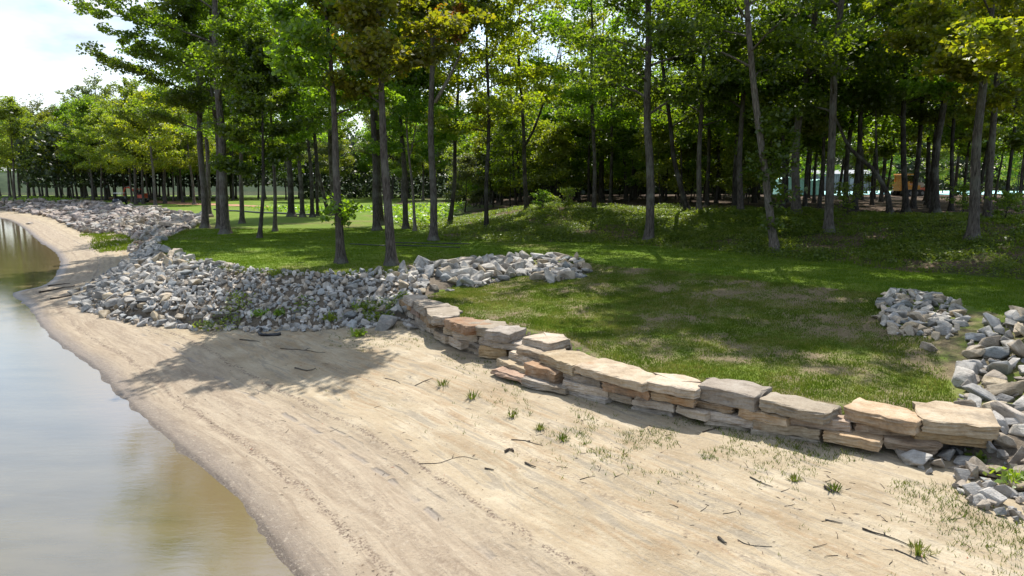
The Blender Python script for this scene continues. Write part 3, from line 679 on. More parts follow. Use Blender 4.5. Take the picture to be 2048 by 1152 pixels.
LOW = [(25.11, 69.82, 0, 0.49, 1.25, 'sixty-sixth from the left of the low leafy young trees under the wood'),
 (22.52, 83.63, 0, 2.46, 0.86, 'forty-fourth from the left of the low leafy young trees under the wood'),
 (3.42, 70.6, 1, 0.02, 1.09, 'fourteenth from the left of the low leafy young trees under the wood'),
 (2.38, 82.66, 1, 5.57, 1.11, 'twelfth from the left of the low leafy young trees under the wood'),
 (12.63, 58.64, 1, 3.89, 1.11, 'thirty-first from the left of the low leafy young trees under the wood'),
 (-3.02, 76.96, 0, 0.86, 1.03, 'sixth from the left of the low leafy young trees under the wood'),
 (-5.01, 99.07, 0, 3.25, 0.98, 'fourth from the left of the low leafy young trees under the wood'),
 (60.27, 96.43, 1, 3.35, 1.11, 'seventieth from the left of the low leafy young trees under the wood'),
 (25.14, 98.49, 0, 1.38, 1.06, 'forty-first from the left of the low leafy young trees under the wood'),
 (-1.14, 81.54, 1, 5.1, 0.89, 'ninth from the left of the low leafy young trees under the wood'),
 (6.46, 92.52, 0, 2.53, 1.12, 'eighteenth from the left of the low leafy young trees under the wood'),
 (15.41, 61.89, 1, 5.36, 1.03, 'fortieth from the left of the low leafy young trees under the wood'),
 (28.78, 92.88, 0, 5.37, 1.01, 'fifty-first from the left of the low leafy young trees under the wood'),
 (33.97, 99.59, 1, 0.9, 0.9, 'sixty-first from the left of the low leafy young trees under the wood'),
 (24.26, 72.9, 0, 4.07, 0.98, 'fifty-seventh from the left of the low leafy young trees under the wood'),
 (-0.35, 98.75, 0, 5.84, 1.07, 'tenth from the left of the low leafy young trees under the wood'),
 (27.99, 99.73, 1, 1.83, 1.05, 'forty-fifth from the left of the low leafy young trees under the wood'),
 (-2.01, 73.78, 1, 3.67, 1.19, 'seventh from the left of the low leafy young trees under the wood'),
 (24.26, 74.8, 0, 3.05, 1.15, 'fifty-fifth from the left of the low leafy young trees under the wood'),
 (28.27, 97.16, 1, 3.43, 0.88, 'forty-sixth from the left of the low leafy young trees under the wood'),
 (69.71, 95.65, 1, 4.58, 1.07, 'seventy-first from the left of the low leafy young trees under the wood'),
 (67.28, 91.79, 0, 0.93, 1.19, 'seventy-second from the left of the low leafy young trees under the wood'),
 (10.68, 62.94, 0, 2.59, 0.87, 'twenty-seventh from the left of the low leafy young trees under the wood'),
 (22.23, 75.69, 1, 5.23, 1.23, 'forty-ninth from the left of the low leafy young trees under the wood'),
 (21.13, 93.94, 1, 3.69, 0.91, 'thirty-third from the left of the low leafy young trees under the wood'),
 (16.48, 87.92, 1, 1.98, 0.96, 'twenty-ninth from the left of the low leafy young trees under the wood'),
 (20.76, 85.61, 0, 5.88, 1.0, 'thirty-seventh from the left of the low leafy young trees under the wood'),
 (17.23, 53.26, 1, 4.9, 0.89, 'fifty-fourth from the left of the low leafy young trees under the wood'),
 (28.59, 90.77, 0, 4.6, 0.82, 'fifty-second from the left of the low leafy young trees under the wood'),
 (40.36, 77.49, 1, 2.67, 0.99, 'sixty-eighth from the left of the low leafy young trees under the wood'),
 (27.5, 76.81, 0, 5.62, 0.93, 'sixty-fifth from the left of the low leafy young trees under the wood'),
 (31.44, 98.22, 0, 0.98, 1.13, 'fifty-third from the left of the low leafy young trees under the wood'),
 (10.89, 75.07, 0, 4.32, 1.24, 'twenty-third from the left of the low leafy young trees under the wood'),
 (23.9, 77.58, 1, 1.88, 0.8, 'fiftieth from the left of the low leafy young trees under the wood'),
 (20.05, 75.98, 1, 5.63, 0.9, 'forty-third from the left of the low leafy young trees under the wood'),
 (10.36, 85.78, 1, 3.53, 1.1, 'twentieth from the left of the low leafy young trees under the wood'),
 (22.05, 91.6, 0, 5.8, 1.17, 'thirty-fifth from the left of the low leafy young trees under the wood'),
 (21.61, 87.98, 1, 0.81, 1.04, 'thirty-eighth from the left of the low leafy young trees under the wood'),
 (-1.23, 78.96, 0, 1.63, 1.08, 'eighth from the left of the low leafy young trees under the wood'),
 (23.26, 71.33, 1, 5.91, 0.92, 'fifty-sixth from the left of the low leafy young trees under the wood'),
 (32.44, 96.08, 0, 3.37, 0.8, 'fifty-ninth from the left of the low leafy young trees under the wood'),
 (30.29, 84.96, 1, 1.69, 1.19, 'sixty-fourth from the left of the low leafy young trees under the wood'),
 (-0.19, 68.46, 0, 1.61, 1.05, 'eleventh from the left of the low leafy young trees under the wood'),
 (4.1, 63.19, 1, 4.37, 1.07, 'sixteenth from the left of the low leafy young trees under the wood'),
 (18.18, 73.94, 0, 4.31, 1.04, 'thirty-ninth from the left of the low leafy young trees under the wood'),
 (16.68, 64.27, 0, 3.19, 0.85, 'forty-second from the left of the low leafy young trees under the wood'),
 (17.47, 99.73, 0, 0.26, 1.13, 'twenty-eighth from the left of the low leafy young trees under the wood'),
 (14.58, 99.65, 1, 1.61, 0.99, 'twenty-fourth from the left of the low leafy young trees under the wood'),
 (11.07, 77.55, 0, 4.71, 1.23, 'twenty-second from the left of the low leafy young trees under the wood'),
 (38.29, 88.5, 0, 1.58, 1.11, 'sixty-seventh from the left of the low leafy young trees under the wood'),
 (-3.72, 79.4, 0, 2.37, 0.83, 'fifth from the left of the low leafy young trees under the wood'),
 (-4.65, 87.9, 0, 3.26, 1.23, 'third from the left of the low leafy young trees under the wood'),
 (10.91, 89.76, 1, 4.95, 1.05, 'twenty-first from the left of the low leafy young trees under the wood'),
 (4.51, 68.41, 0, 1.58, 0.89, 'seventeenth from the left of the low leafy young trees under the wood'),
 (15.08, 89.84, 1, 0.03, 1.22, 'twenty-sixth from the left of the low leafy young trees under the wood'),
 (26.91, 79.06, 1, 0.67, 1.06, 'sixtieth from the left of the low leafy young trees under the wood'),
 (19.9, 57.95, 0, 1.9, 0.87, 'sixty-second from the left of the low leafy young trees under the wood'),
 (5.38, 65.98, 0, 4.54, 0.91, 'nineteenth from the left of the low leafy young trees under the wood'),
 (26.16, 89.77, 0, 6.14, 1.16, 'forty-seventh from the left of the low leafy young trees under the wood'),
 (14.43, 92.44, 1, 1.21, 0.94, 'twenty-fifth from the left of the low leafy young trees under the wood'),
 (3.68, 74.54, 0, 4.46, 1.14, 'fifteenth from the left of the low leafy young trees under the wood'),
 (20.15, 60.02, 1, 1.95, 1.23, 'fifty-eighth from the left of the low leafy young trees under the wood'),
 (16.0, 66.25, 1, 5.02, 0.84, 'thirty-sixth from the left of the low leafy young trees under the wood'),
 (25.05, 85.77, 0, 1.49, 1.15, 'forty-eighth from the left of the low leafy young trees under the wood'),
 (-4.5, 81.35, 0, 0.83, 0.92, 'second from the left of the low leafy young trees under the wood'),
 (50.4, 95.2, 0, 3.17, 1.17, 'sixty-ninth from the left of the low leafy young trees under the wood'),
 (2.78, 65.84, 1, 0.73, 1.22, 'thirteenth from the left of the low leafy young trees under the wood'),
 (20.06, 89.38, 1, 3.15, 0.89, 'thirty-second from the left of the low leafy young trees under the wood'),
 (15.24, 74.09, 1, 3.32, 0.99, 'thirtieth from the left of the low leafy young trees under the wood'),
 (-6.16, 92.8, 1, 4.6, 0.85, 'first from the left of the low leafy young trees under the wood'),
 (18.17, 76.44, 0, 1.44, 1.12, 'thirty-fourth from the left of the low leafy young trees under the wood'),
 (29.19, 82.03, 1, 0.78, 1.07, 'sixty-third from the left of the low leafy young trees under the wood')]
SHORE_TREES = [(-101.24, 140.12, 0, 3.47, 1.07, 'light green tree, first from the left in the front rank of the far shore'),
 (-107.42, 152.86, 0, 4.89, 1.0, 'light green tree, second from the left in the front rank of the far shore'),
 (-114.1, 167.45, 3, 3.57, 1.08, 'yellow green tree, third from the left in the front rank of the far shore'),
 (-103.44, 156.44, 0, 1.51, 0.98, 'light green tree, fourth from the left in the front rank of the far shore'),
 (-96.88, 147.94, 0, 2.17, 0.89, 'light green tree, fifth from the left in the front rank of the far shore'),
 (-104.69, 164.3, 0, 2.52, 0.9, 'light green tree, sixth from the left in the front rank of the far shore'),
 (-106.7, 171.99, 1, 3.41, 0.95, 'mid green tree, seventh from the left in the front rank of the far shore'),
 (-86.86, 142.61, 0, 0.19, 0.93, 'light green tree, eighth from the left in the front rank of the far shore'),
 (-77.81, 130.5, 0, 3.68, 0.9, 'light green tree, ninth from the left in the front rank of the far shore'),
 (-89.75, 155.95, 0, 5.51, 0.96, 'light green tree, tenth from the left in the front rank of the far shore'),
 (-70.19, 127.18, 3, 3.24, 0.97, 'yellow green tree, eleventh from the left in the front rank of the far shore'),
 (-63.42, 115.93, 0, 4.95, 1.07, 'light green tree, twelfth from the left in the front rank of the far shore'),
 (-64.01, 119.41, 0, 3.08, 0.98, 'light green tree, thirteenth from the left in the front rank of the far shore'),
 (-55.55, 107.05, 3, 0.66, 1.04, 'yellow green tree, fourteenth from the left in the front rank of the far shore'),
 (-61.77, 122.38, 0, 3.41, 1.09, 'light green tree, fifteenth from the left in the front rank of the far shore'),
 (-66.3, 134.7, 1, 3.46, 0.89, 'mid green tree, sixteenth from the left in the front rank of the far shore'),
 (-62.52, 130.66, 3, 2.63, 1.03, 'yellow green tree, seventeenth from the left in the front rank of the far shore'),
 (-53.3, 115.38, 0, 6.16, 0.99, 'light green tree, eighteenth from the left in the front rank of the far shore'),
 (-113.17, 195.91, 3, 2.62, 1.07, 'yellow green tree, thirty-second from the left in the back rank of the far shore'),
 (-82.09, 201.64, 2, 1.55, 1.26, 'tall greyish green tree, sixty-ninth from the left in the back rank of the far shore'),
 (-153.97, 200.94, 2, 0.87, 1.04, 'tall greyish green tree, second from the left in the back rank of the far shore'),
 (-66.44, 150.44, 0, 2.93, 1.2, 'light green tree, sixty-third from the left in the back rank of the far shore'),
 (-69.16, 169.59, 1, 1.94, 1.13, 'mid green tree, sixty-eighth from the left in the back rank of the far shore'),
 (-102.41, 202.92, 1, 3.5, 0.96, 'mid green tree, forty-sixth from the left in the back rank of the far shore'),
 (-109.75, 181.66, 2, 1.66, 1.27, 'tall greyish green tree, twenty-eighth from the left in the back rank of the far shore'),
 (-57.36, 128.33, 1, 3.37, 0.95, 'mid green tree, sixty-first from the left in the back rank of the far shore'),
 (-65.92, 145.14, 3, 3.92, 0.97, 'yellow green tree, fifty-sixth from the left in the back rank of the far shore'),
 (-75.98, 144.05, 1, 0.64, 1.11, 'mid green tree, fortieth from the left in the back rank of the far shore'),
 (-103.33, 192.35, 3, 3.02, 1.26, 'yellow green tree, thirty-eighth from the left in the back rank of the far shore'),
 (-72.45, 162.16, 1, 2.2, 1.14, 'mid green tree, sixty-second from the left in the back rank of the far shore'),
 (-76.67, 151.56, 0, 6.16, 1.04, 'light green tree, forty-fifth from the left in the back rank of the far shore'),
 (-87.91, 167.76, 1, 6.23, 1.15, 'mid green tree, forty-first from the left in the back rank of the far shore'),
 (-107.54, 200.71, 1, 2.72, 1.11, 'mid green tree, thirty-ninth from the left in the back rank of the far shore'),
 (-118.73, 179.98, 3, 4.94, 0.96, 'yellow green tree, seventeenth from the left in the back rank of the far shore'),
 (-135.64, 195.57, 2, 0.67, 1.24, 'tall greyish green tree, tenth from the left in the back rank of the far shore'),
 (-71.01, 141.19, 1, 1.47, 1.06, 'mid green tree, forty-seventh from the left in the back rank of the far shore'),
 (-99.91, 184.19, 2, 6.22, 1.0, 'tall greyish green tree, thirty-sixth from the left in the back rank of the far shore'),
 (-127.14, 204.75, 1, 5.8, 1.06, 'mid green tree, twenty-fourth from the left in the back rank of the far shore'),
 (-122.05, 201.83, 1, 3.49, 0.96, 'mid green tree, twenty-seventh from the left in the back rank of the far shore'),
 (-83.23, 148.4, 2, 6.08, 1.04, 'tall greyish green tree, thirty-fifth from the left in the back rank of the far shore'),
 (-128.07, 186.93, 1, 0.12, 1.19, 'mid green tree, twelfth from the left in the back rank of the far shore'),
 (-104.68, 179.21, 2, 5.56, 1.14, 'tall greyish green tree, thirty-first from the left in the back rank of the far shore'),
 (-78.59, 184.65, 3, 2.5, 1.16, 'yellow green tree, sixty-sixth from the left in the back rank of the far shore'),
 (-117.68, 188.53, 1, 3.26, 1.2, 'mid green tree, twenty-third from the left in the back rank of the far shore'),
 (-91.11, 191.45, 1, 4.81, 1.24, 'mid green tree, fifty-third from the left in the back rank of the far shore'),
 (-75.41, 176.19, 1, 4.21, 1.27, 'mid green tree, sixty-fifth from the left in the back rank of the far shore'),
 (-133.82, 187.18, 1, 3.94, 1.16, 'mid green tree, seventh from the left in the back rank of the far shore'),
 (-59.69, 147.2, 1, 3.53, 0.98, 'mid green tree, seventieth from the left in the back rank of the far shore'),
 (-96.17, 187.83, 1, 3.91, 1.22, 'mid green tree, forty-fourth from the left in the back rank of the far shore'),
 (-87.6, 200.21, 1, 5.56, 0.99, 'mid green tree, sixty-fourth from the left in the back rank of the far shore'),
 (-93.91, 174.07, 3, 4.94, 1.05, 'yellow green tree, thirty-seventh from the left in the back rank of the far shore'),
 (-92.83, 165.11, 1, 4.25, 1.02, 'mid green tree, thirty-fourth from the left in the back rank of the far shore'),
 (-83.5, 160.39, 2, 1.8, 1.13, 'tall greyish green tree, forty-second from the left in the back rank of the far shore'),
 (-126.03, 196.78, 1, 1.37, 1.11, 'mid green tree, twentieth from the left in the back rank of the far shore'),
 (-93.94, 182.12, 1, 5.11, 1.09, 'mid green tree, forty-third from the left in the back rank of the far shore'),
 (-83.49, 137.26, 1, 5.12, 1.17, 'mid green tree, twenty-sixth from the left in the back rank of the far shore'),
 (-76.11, 169.37, 3, 3.03, 1.05, 'yellow green tree, fifty-ninth from the left in the back rank of the far shore'),
 (-147.78, 197.5, 0, 1.5, 1.23, 'light green tree, third from the left in the back rank of the far shore'),
 (-141.18, 201.64, 1, 4.57, 0.98, 'mid green tree, ninth from the left in the back rank of the far shore'),
 (-70.12, 155.84, 1, 3.99, 0.98, 'mid green tree, fifty-eighth from the left in the back rank of the far shore'),
 (-82.41, 171.37, 3, 5.86, 1.14, 'yellow green tree, fifty-first from the left in the back rank of the far shore'),
 (-71.37, 147.14, 1, 4.44, 1.13, 'mid green tree, forty-ninth from the left in the back rank of the far shore'),
 (-75.54, 157.41, 1, 5.41, 1.03, 'mid green tree, fifty-second from the left in the back rank of the far shore'),
 (-116.48, 172.52, 2, 3.62, 1.17, 'tall greyish green tree, fourteenth from the left in the back rank of the far shore'),
 (-64.4, 159.25, 0, 2.38, 0.98, 'light green tree, seventy-first from the left in the back rank of the far shore'),
 (-62.82, 140.19, 1, 3.09, 1.23, 'mid green tree, sixtieth from the left in the back rank of the far shore'),
 (-133.3, 204.31, 3, 0.38, 1.17, 'yellow green tree, eighteenth from the left in the back rank of the far shore'),
 (-85.93, 189.52, 0, 4.36, 1.14, 'light green tree, fifty-seventh from the left in the back rank of the far shore'),
 (-84.26, 181.17, 3, 2.88, 1.29, 'yellow green tree, fifty-fifth from the left in the back rank of the far shore'),
 (-120.0, 194.56, 1, 0.37, 1.13, 'mid green tree, twenty-fifth from the left in the back rank of the far shore'),
 (-91.86, 197.01, 3, 2.43, 1.24, 'yellow green tree, fifty-fourth from the left in the back rank of the far shore'),
 (-97.83, 154.98, 1, 1.47, 1.04, 'mid green tree, twenty-first from the left in the back rank of the far shore'),
 (-114.93, 183.97, 2, 4.89, 1.06, 'tall greyish green tree, twenty-second from the left in the back rank of the far shore'),
 (-114.89, 203.98, 2, 0.1, 1.14, 'tall greyish green tree, thirty-third from the left in the back rank of the far shore'),
 (-111.13, 189.51, 2, 3.25, 1.09, 'tall greyish green tree, thirtieth from the left in the back rank of the far shore'),
 (-82.82, 196.09, 1, 4.98, 1.05, 'mid green tree, sixty-seventh from the left in the back rank of the far shore'),
 (-79.94, 165.44, 0, 4.38, 1.21, 'light green tree, fiftieth from the left in the back rank of the far shore'),
 (-96.89, 194.24, 1, 5.15, 1.26, 'mid green tree, forty-eighth from the left in the back rank of the far shore'),
 (-122.25, 184.73, 3, 2.72, 1.01, 'yellow green tree, fifteenth from the left in the back rank of the far shore'),
 (-88.98, 150.8, 2, 3.66, 1.29, 'tall greyish green tree, twenty-ninth from the left in the back rank of the far shore'),
 (-138.29, 189.67, 2, 1.03, 1.25, 'tall greyish green tree, fifth from the left in the back rank of the far shore'),
 (-114.06, 176.98, 1, 3.12, 1.33, 'mid green tree, nineteenth from the left in the back rank of the far shore'),
 (-161.44, 203.56, 2, 6.0, 1.32, 'tall greyish green tree, first from the left in the back rank of the far shore'),
 (-131.19, 198.6, 1, 5.97, 1.34, 'mid green tree, sixteenth from the left in the back rank of the far shore'),
 (-147.59, 204.07, 1, 0.97, 1.22, 'mid green tree, sixth from the left in the back rank of the far shore'),
 (-143.32, 192.66, 2, 0.61, 1.28, 'tall greyish green tree, fourth from the left in the back rank of the far shore'),
 (-121.72, 175.48, 1, 6.12, 1.15, 'mid green tree, eleventh from the left in the back rank of the far shore'),
 (-129.78, 192.08, 1, 5.18, 1.29, 'mid green tree, thirteenth from the left in the back rank of the far shore'),
 (-130.3, 182.27, 1, 2.32, 1.24, 'mid green tree, eighth from the left in the back rank of the far shore')]
MID = [(-12.88, 144.61, 0, 2.05, 1.04, 'light green tree, twenty-fourth from the left beyond the sunlit meadow'),
 (-47.58, 174.71, 1, 3.43, 1.04, 'mid green tree, ninth from the left beyond the sunlit meadow'),
 (-49.61, 151.13, 1, 2.14, 0.84, 'mid green tree, fifth from the left beyond the sunlit meadow'),
 (-52.08, 168.53, 1, 4.96, 1.07, 'mid green tree, sixth from the left beyond the sunlit meadow'),
 (-38.68, 136.81, 2, 2.77, 1.08, 'tall greyish green tree, eighth from the left beyond the sunlit meadow'),
 (-28.14, 151.65, 1, 5.56, 1.14, 'mid green tree, thirteenth from the left beyond the sunlit meadow'),
 (-18.71, 166.26, 1, 5.81, 0.87, 'mid green tree, twenty-third from the left beyond the sunlit meadow'),
 (-23.05, 149.51, 0, 3.38, 0.8, 'light green tree, eighteenth from the left beyond the sunlit meadow'),
 (-53.42, 184.38, 2, 2.91, 1.08, 'tall greyish green tree, seventh from the left beyond the sunlit meadow'),
 (-32.25, 180.38, 1, 0.81, 1.07, 'mid green tree, fourteenth from the left beyond the sunlit meadow'),
 (-27.66, 158.8, 0, 3.93, 1.08, 'light green tree, sixteenth from the left beyond the sunlit meadow'),
 (-62.77, 170.38, 1, 3.14, 0.93, 'mid green tree, third from the left beyond the sunlit meadow'),
 (-9.21, 132.19, 2, 5.89, 0.9, 'tall greyish green tree, twenty-fifth from the left beyond the sunlit meadow'),
 (-15.96, 137.56, 1, 3.47, 1.12, 'mid green tree, twenty-second from the left beyond the sunlit meadow'),
 (-55.75, 155.57, 1, 1.18, 1.15, 'mid green tree, fourth from the left beyond the sunlit meadow'),
 (-32.95, 162.94, 1, 2.81, 0.9, 'mid green tree, twelfth from the left beyond the sunlit meadow'),
 (-65.68, 163.81, 0, 4.01, 1.01, 'light green tree, second from the left beyond the sunlit meadow'),
 (-39.67, 154.13, 0, 3.35, 0.85, 'light green tree, tenth from the left beyond the sunlit meadow'),
 (-39.27, 172.55, 1, 4.85, 0.85, 'mid green tree, eleventh from the left beyond the sunlit meadow'),
 (-18.59, 143.99, 0, 4.95, 1.03, 'light green tree, twentieth from the left beyond the sunlit meadow'),
 (-21.08, 132.03, 1, 1.75, 0.85, 'mid green tree, seventeenth from the left beyond the sunlit meadow'),
 (-11.81, 174.82, 2, 4.96, 0.83, 'tall greyish green tree, twenty-sixth from the left beyond the sunlit meadow'),
 (-25.62, 143.81, 2, 0.53, 1.07, 'tall greyish green tree, fifteenth from the left beyond the sunlit meadow'),
 (-25.09, 167.42, 2, 5.69, 1.01, 'tall greyish green tree, nineteenth from the left beyond the sunlit meadow'),
 (-21.95, 183.14, 1, 2.38, 0.87, 'mid green tree, twenty-first from the left beyond the sunlit meadow'),
 (-72.73, 175.84, 0, 0.16, 1.04, 'light green tree, first from the left beyond the sunlit meadow')]
RED_SOIL = [(-91.79, 154.23), (-72.54, 130.59), (-59.24, 117.33), (-46.94, 108.6), (-33.07, 97.88), (-35.67, 105.63), (-52.8, 122.22), (-71.08, 140.9), (-91.59, 165.0), (-105.09, 176.65)]
FIELD = [(26, 126), (130, 126), (170, 162), (30, 162)]
HEAP_POLY = [(11.35, 20.7), (12.67, 22.03), (13.44, 21.15), (12.88, 19.22), (11.76, 17.46), (10.69, 16.38), (10.44, 16.87), (9.91, 17.28), (10.13, 18.56)]
RIGHT_POLY = [(7.74, 11.66), (8.22, 11.95), (8.9, 13.16), (9.84, 14.46), (10.77, 15.83), (12.36, 17.22), (15, 18.4), (18, 15), (20, 2), (8, 7.5)]
LOOSE = [('flat pale stone alone on the sand before the near end of the wall', 7.03, 11.39, 0.32, 5, 3), ('grey stone half sunk in the sand below the near rock slope', 7.15, 9.83, 0.36, 3, 0),
 ('big grey stone at the corner of wall and near rock slope', 7.85, 11.61, 0.46, 1, 0), ('bluish stone at the near foot of the right rock slope', 7.56, 10.33, 0.36, 8, 1),
 ('brown boulder stranded on the far cove beach', -66.48, 94.59, 1.6, 2, 2), ('buff flat stone on the wall end of the right rock slope', 7.92, 10.61, 0.34, 9, 2),
 ('tan stone on the terrace grass by the right rock slope', 9.99, 15.9, 0.42, 11, 2), ('dark grey boulder at the foot of the riprap beside the wall end', -4.25, 22.53, 1.1, 6, 0),
 ('grey stone on bare soil between wall end and rock pile', -3.45, 25.03, 0.5, 4, 0), ('buff stone on bare soil at the near corner of the rock pile', -2.96, 25.59, 0.5, 7, 2),
 ('pale stone lying where terrace grass meets the rock pile corner', -2.3, 24.98, 0.42, 12, 3), ('grey block on bare soil above the first wall slab', -3.34, 25.93, 0.5, 13, 0),
 ('long tilted grey boulder over the hidden end of the wall', -3.95, 24.38, 0.75, 10, 0)]
SLABS = [(-3.87, 23.83, -3.4, 22.78, 1.72, 0.22, 0.7, 't'), (-3.38, 22.66, -2.77, 21.43, 1.74, 0.3, 0.9, 'g'), (-2.86, 22.22, -2.43, 20.23, 1.68, 0.28, 1.0, 'g'),
 (-2.46, 20.33, -2.02, 20.02, 1.66, 0.25, 0.8, 'g'), (-2.03, 19.86, -1.28, 18.58, 1.66, 0.27, 0.9, 'r'), (-1.31, 19.08, -0.63, 18.4, 1.67, 0.28, 1.0, 'g'),
 (-0.76, 18.25, -0.07, 17.81, 1.66, 0.28, 1.0, 'g'), (0.24, 17.63, 0.91, 16.77, 1.62, 0.25, 1.1, 't'), (0.08, 17.3, 0.7, 16.56, 1.44, 0.2, 1.0, 't'),
 (0.64, 16.44, 1.4, 15.22, 1.47, 0.24, 1.0, 't'), (1.41, 15.24, 2.7, 13.69, 1.5, 0.2, 1.0, 't'), (2.74, 13.88, 3.67, 13.18, 1.52, 0.2, 0.95, 't'),
 (3.75, 13.46, 4.68, 12.63, 1.57, 0.32, 0.95, 'g'), (4.72, 12.6, 5.63, 11.77, 1.53, 0.22, 0.75, 'g'), (6.11, 12.13, 7.0, 11.27, 1.53, 0.25, 0.85, 'b'),
 (7.13, 11.42, 8.2, 10.95, 1.55, 0.24, 1.1, 't'), (-4.09, 24.23, -3.47, 23.01, 1.49, 0.2, 0.5, 'r'), (-3.55, 23.19, -3.1, 22.25, 1.44, 0.22, 0.5, 'r'),
 (-3.24, 22.91, -2.58, 20.83, 1.42, 0.27, 0.8, 'b'), (-2.64, 21.18, -2.12, 20.78, 1.4, 0.22, 0.6, 'r'), (-2.07, 20.05, -1.43, 19.48, 1.38, 0.22, 0.7, 't'),
 (-1.75, 19.46, -0.97, 19.06, 1.37, 0.24, 0.8, 't'), (-0.97, 18.73, 0.23, 17.65, 1.37, 0.22, 0.9, 'g'), (1.17, 15.65, 1.99, 14.78, 1.28, 0.2, 0.8, 'g'),
 (1.97, 14.62, 2.91, 13.88, 1.28, 0.21, 0.8, 'r'), (2.89, 13.82, 3.7, 13.28, 1.3, 0.18, 0.8, 'b'), (3.68, 13.47, 4.36, 12.96, 1.24, 0.17, 0.7, 'b'),
 (4.41, 12.87, 5.18, 12.26, 1.28, 0.2, 0.7, 'b'), (5.22, 12.38, 6.19, 11.89, 1.3, 0.2, 0.7, 'b'), (6.26, 11.99, 7.12, 11.61, 1.27, 0.17, 0.7, 'b'),
 (7.09, 11.53, 8.27, 11.19, 1.3, 0.21, 0.9, 'b'), (-3.95, 24.01, -3.37, 22.96, 1.22, 0.22, 0.5, 'g'), (-3.33, 22.92, -2.58, 21.19, 1.14, 0.24, 0.6, 't'),
 (-2.79, 21.69, -2.42, 20.91, 1.15, 0.22, 0.6, 'g'), (-2.41, 20.63, -1.99, 19.8, 1.13, 0.25, 0.6, 't'), (-2.01, 20.07, -1.48, 19.14, 1.13, 0.25, 0.6, 't'),
 (-1.61, 19.77, -0.82, 18.76, 1.12, 0.2, 0.7, 'g'), (-0.96, 18.51, -0.14, 18.16, 1.15, 0.32, 0.8, 'b'), (-0.13, 17.65, 0.68, 16.52, 1.22, 0.2, 0.9, 't'),
 (0.27, 16.47, 1.02, 15.56, 1.22, 0.32, 0.8, 'r'), (1.02, 15.77, 1.21, 16.03, 1.15, 0.26, 0.5, 'r'), (-0.45, 17.65, 0.4, 16.37, 1.03, 0.2, 0.9, 't'),
 (-0.56, 16.99, 0.24, 16.04, 0.91, 0.12, 0.8, 'r'), (0.21, 16.03, 0.74, 15.53, 0.95, 0.18, 0.7, 'g'), (0.72, 15.57, 1.25, 15.21, 0.94, 0.16, 0.6, 'g'),
 (1.16, 15.5, 2.14, 14.6, 1.08, 0.22, 0.7, 't'), (2.14, 14.67, 2.57, 14.16, 1.06, 0.18, 0.6, 't'), (2.57, 14.11, 3.36, 13.6, 1.1, 0.19, 0.7, 't'),
 (3.38, 13.63, 3.86, 13.04, 1.07, 0.17, 0.6, 't'), (3.91, 13.22, 4.71, 12.69, 1.08, 0.18, 0.7, 't'), (4.62, 12.63, 5.7, 12.04, 1.1, 0.19, 0.7, 't'),
 (5.69, 11.99, 6.48, 11.4, 1.12, 0.2, 0.7, 'b'), (6.62, 11.64, 7.35, 11.22, 1.12, 0.2, 0.7, 'b'), (-3.53, 22.94, -2.81, 21.71, 0.98, 0.22, 0.5, 'g'),
 (-2.82, 21.82, -2.15, 20.5, 0.94, 0.22, 0.5, 'g'), (-1.49, 19.47, -0.93, 18.8, 0.95, 0.17, 0.6, 't'), (1.3, 15.37, 2.09, 14.55, 0.89, 0.16, 0.6, 'g'),
 (2.57, 14.21, 3.35, 13.66, 0.92, 0.16, 0.6, 'g'), (3.87, 13.14, 4.71, 12.77, 0.92, 0.14, 0.5, 'g'), (4.59, 12.6, 5.71, 12.03, 0.93, 0.14, 0.5, 'g')]
TWIGS = [('dark straight stick on the sand below the middle of the wall', [(3.75, 12.85), (4.03, 12.98), (4.29, 13.12)], 0.018),
 ('long thin curved twig lying on the tracked sand', [(-1.76, 12.28), (-1.46, 12.29), (-1.15, 12.53), (-0.91, 12.52), (-0.65, 12.32)], 0.01),
 ('short thick dark stick in the middle of the open sand', [(0.24, 11.94), (0.33, 11.83), (0.43, 11.73)], 0.03),
 ('short reddish brown stick on the ochre sand', [(-0.5, 11.94), (-0.33, 11.84)], 0.022), ('forked twig on the sand below a green tuft', [(-0.02, 13.1), (0.26, 13.03), (0.6, 12.77)], 0.014),
 ('small dark root crown lying on the sand', [(-0.13, 12.43), (-0.04, 12.56), (0.04, 12.44), (0.0, 12.6)], 0.035),
 ('broken dark branch by the driftwood line below the near wall', [(4.02, 10.91), (4.12, 10.72), (4.26, 10.54)], 0.018),
 ('long thin branch with a green tuft at its end on the near sand', [(5.05, 9.2), (5.27, 9.0), (5.48, 8.71)], 0.02),
 ('curved thin root lying under the near tuft', [(5.22, 8.67), (5.38, 8.46), (5.46, 8.31)], 0.014), ('short charred stick on the near sand', [(2.99, 9.23), (3.05, 9.06)], 0.035),
 ('dark stub of wood half buried in the near sand', [(5.03, 10.38), (5.11, 10.22)], 0.04), ('straight grey stick across the near sand', [(4.65, 9.5), (4.84, 9.36)], 0.018),
 ('thin twig near the bottom edge of the sand', [(3.26, 9.19), (3.38, 9.04), (3.67, 8.96)], 0.012), ('bleached stick near the wall on the sand', [(2.74, 13.19), (2.74, 12.88)], 0.014),
 ('dark twig on the shaded sand by the wall', [(-2.45, 16.66), (-2.22, 16.84), (-2.02, 16.93)], 0.014),
 ('dark stick at the left of the tuft row', [(-3.34, 17.38), (-3.04, 17.18), (-2.86, 16.89)], 0.014), ('stick lying in the tree shadow on the beach', [(-9.09, 22.28), (-8.22, 21.73)], 0.03),
 ('dark branch in the tree shadow on the beach', [(-6.17, 18.83), (-5.69, 18.42), (-5.47, 18.48)], 0.03),
 ('thin crooked twig in the tree shadow on the beach', [(-7.26, 20.84), (-6.6, 20.71), (-5.65, 20.1)], 0.018),
 ('dark twig upslope of the tyre ruts', [(1.19, 11.28), (1.33, 11.37), (1.46, 11.38)], 0.01)]
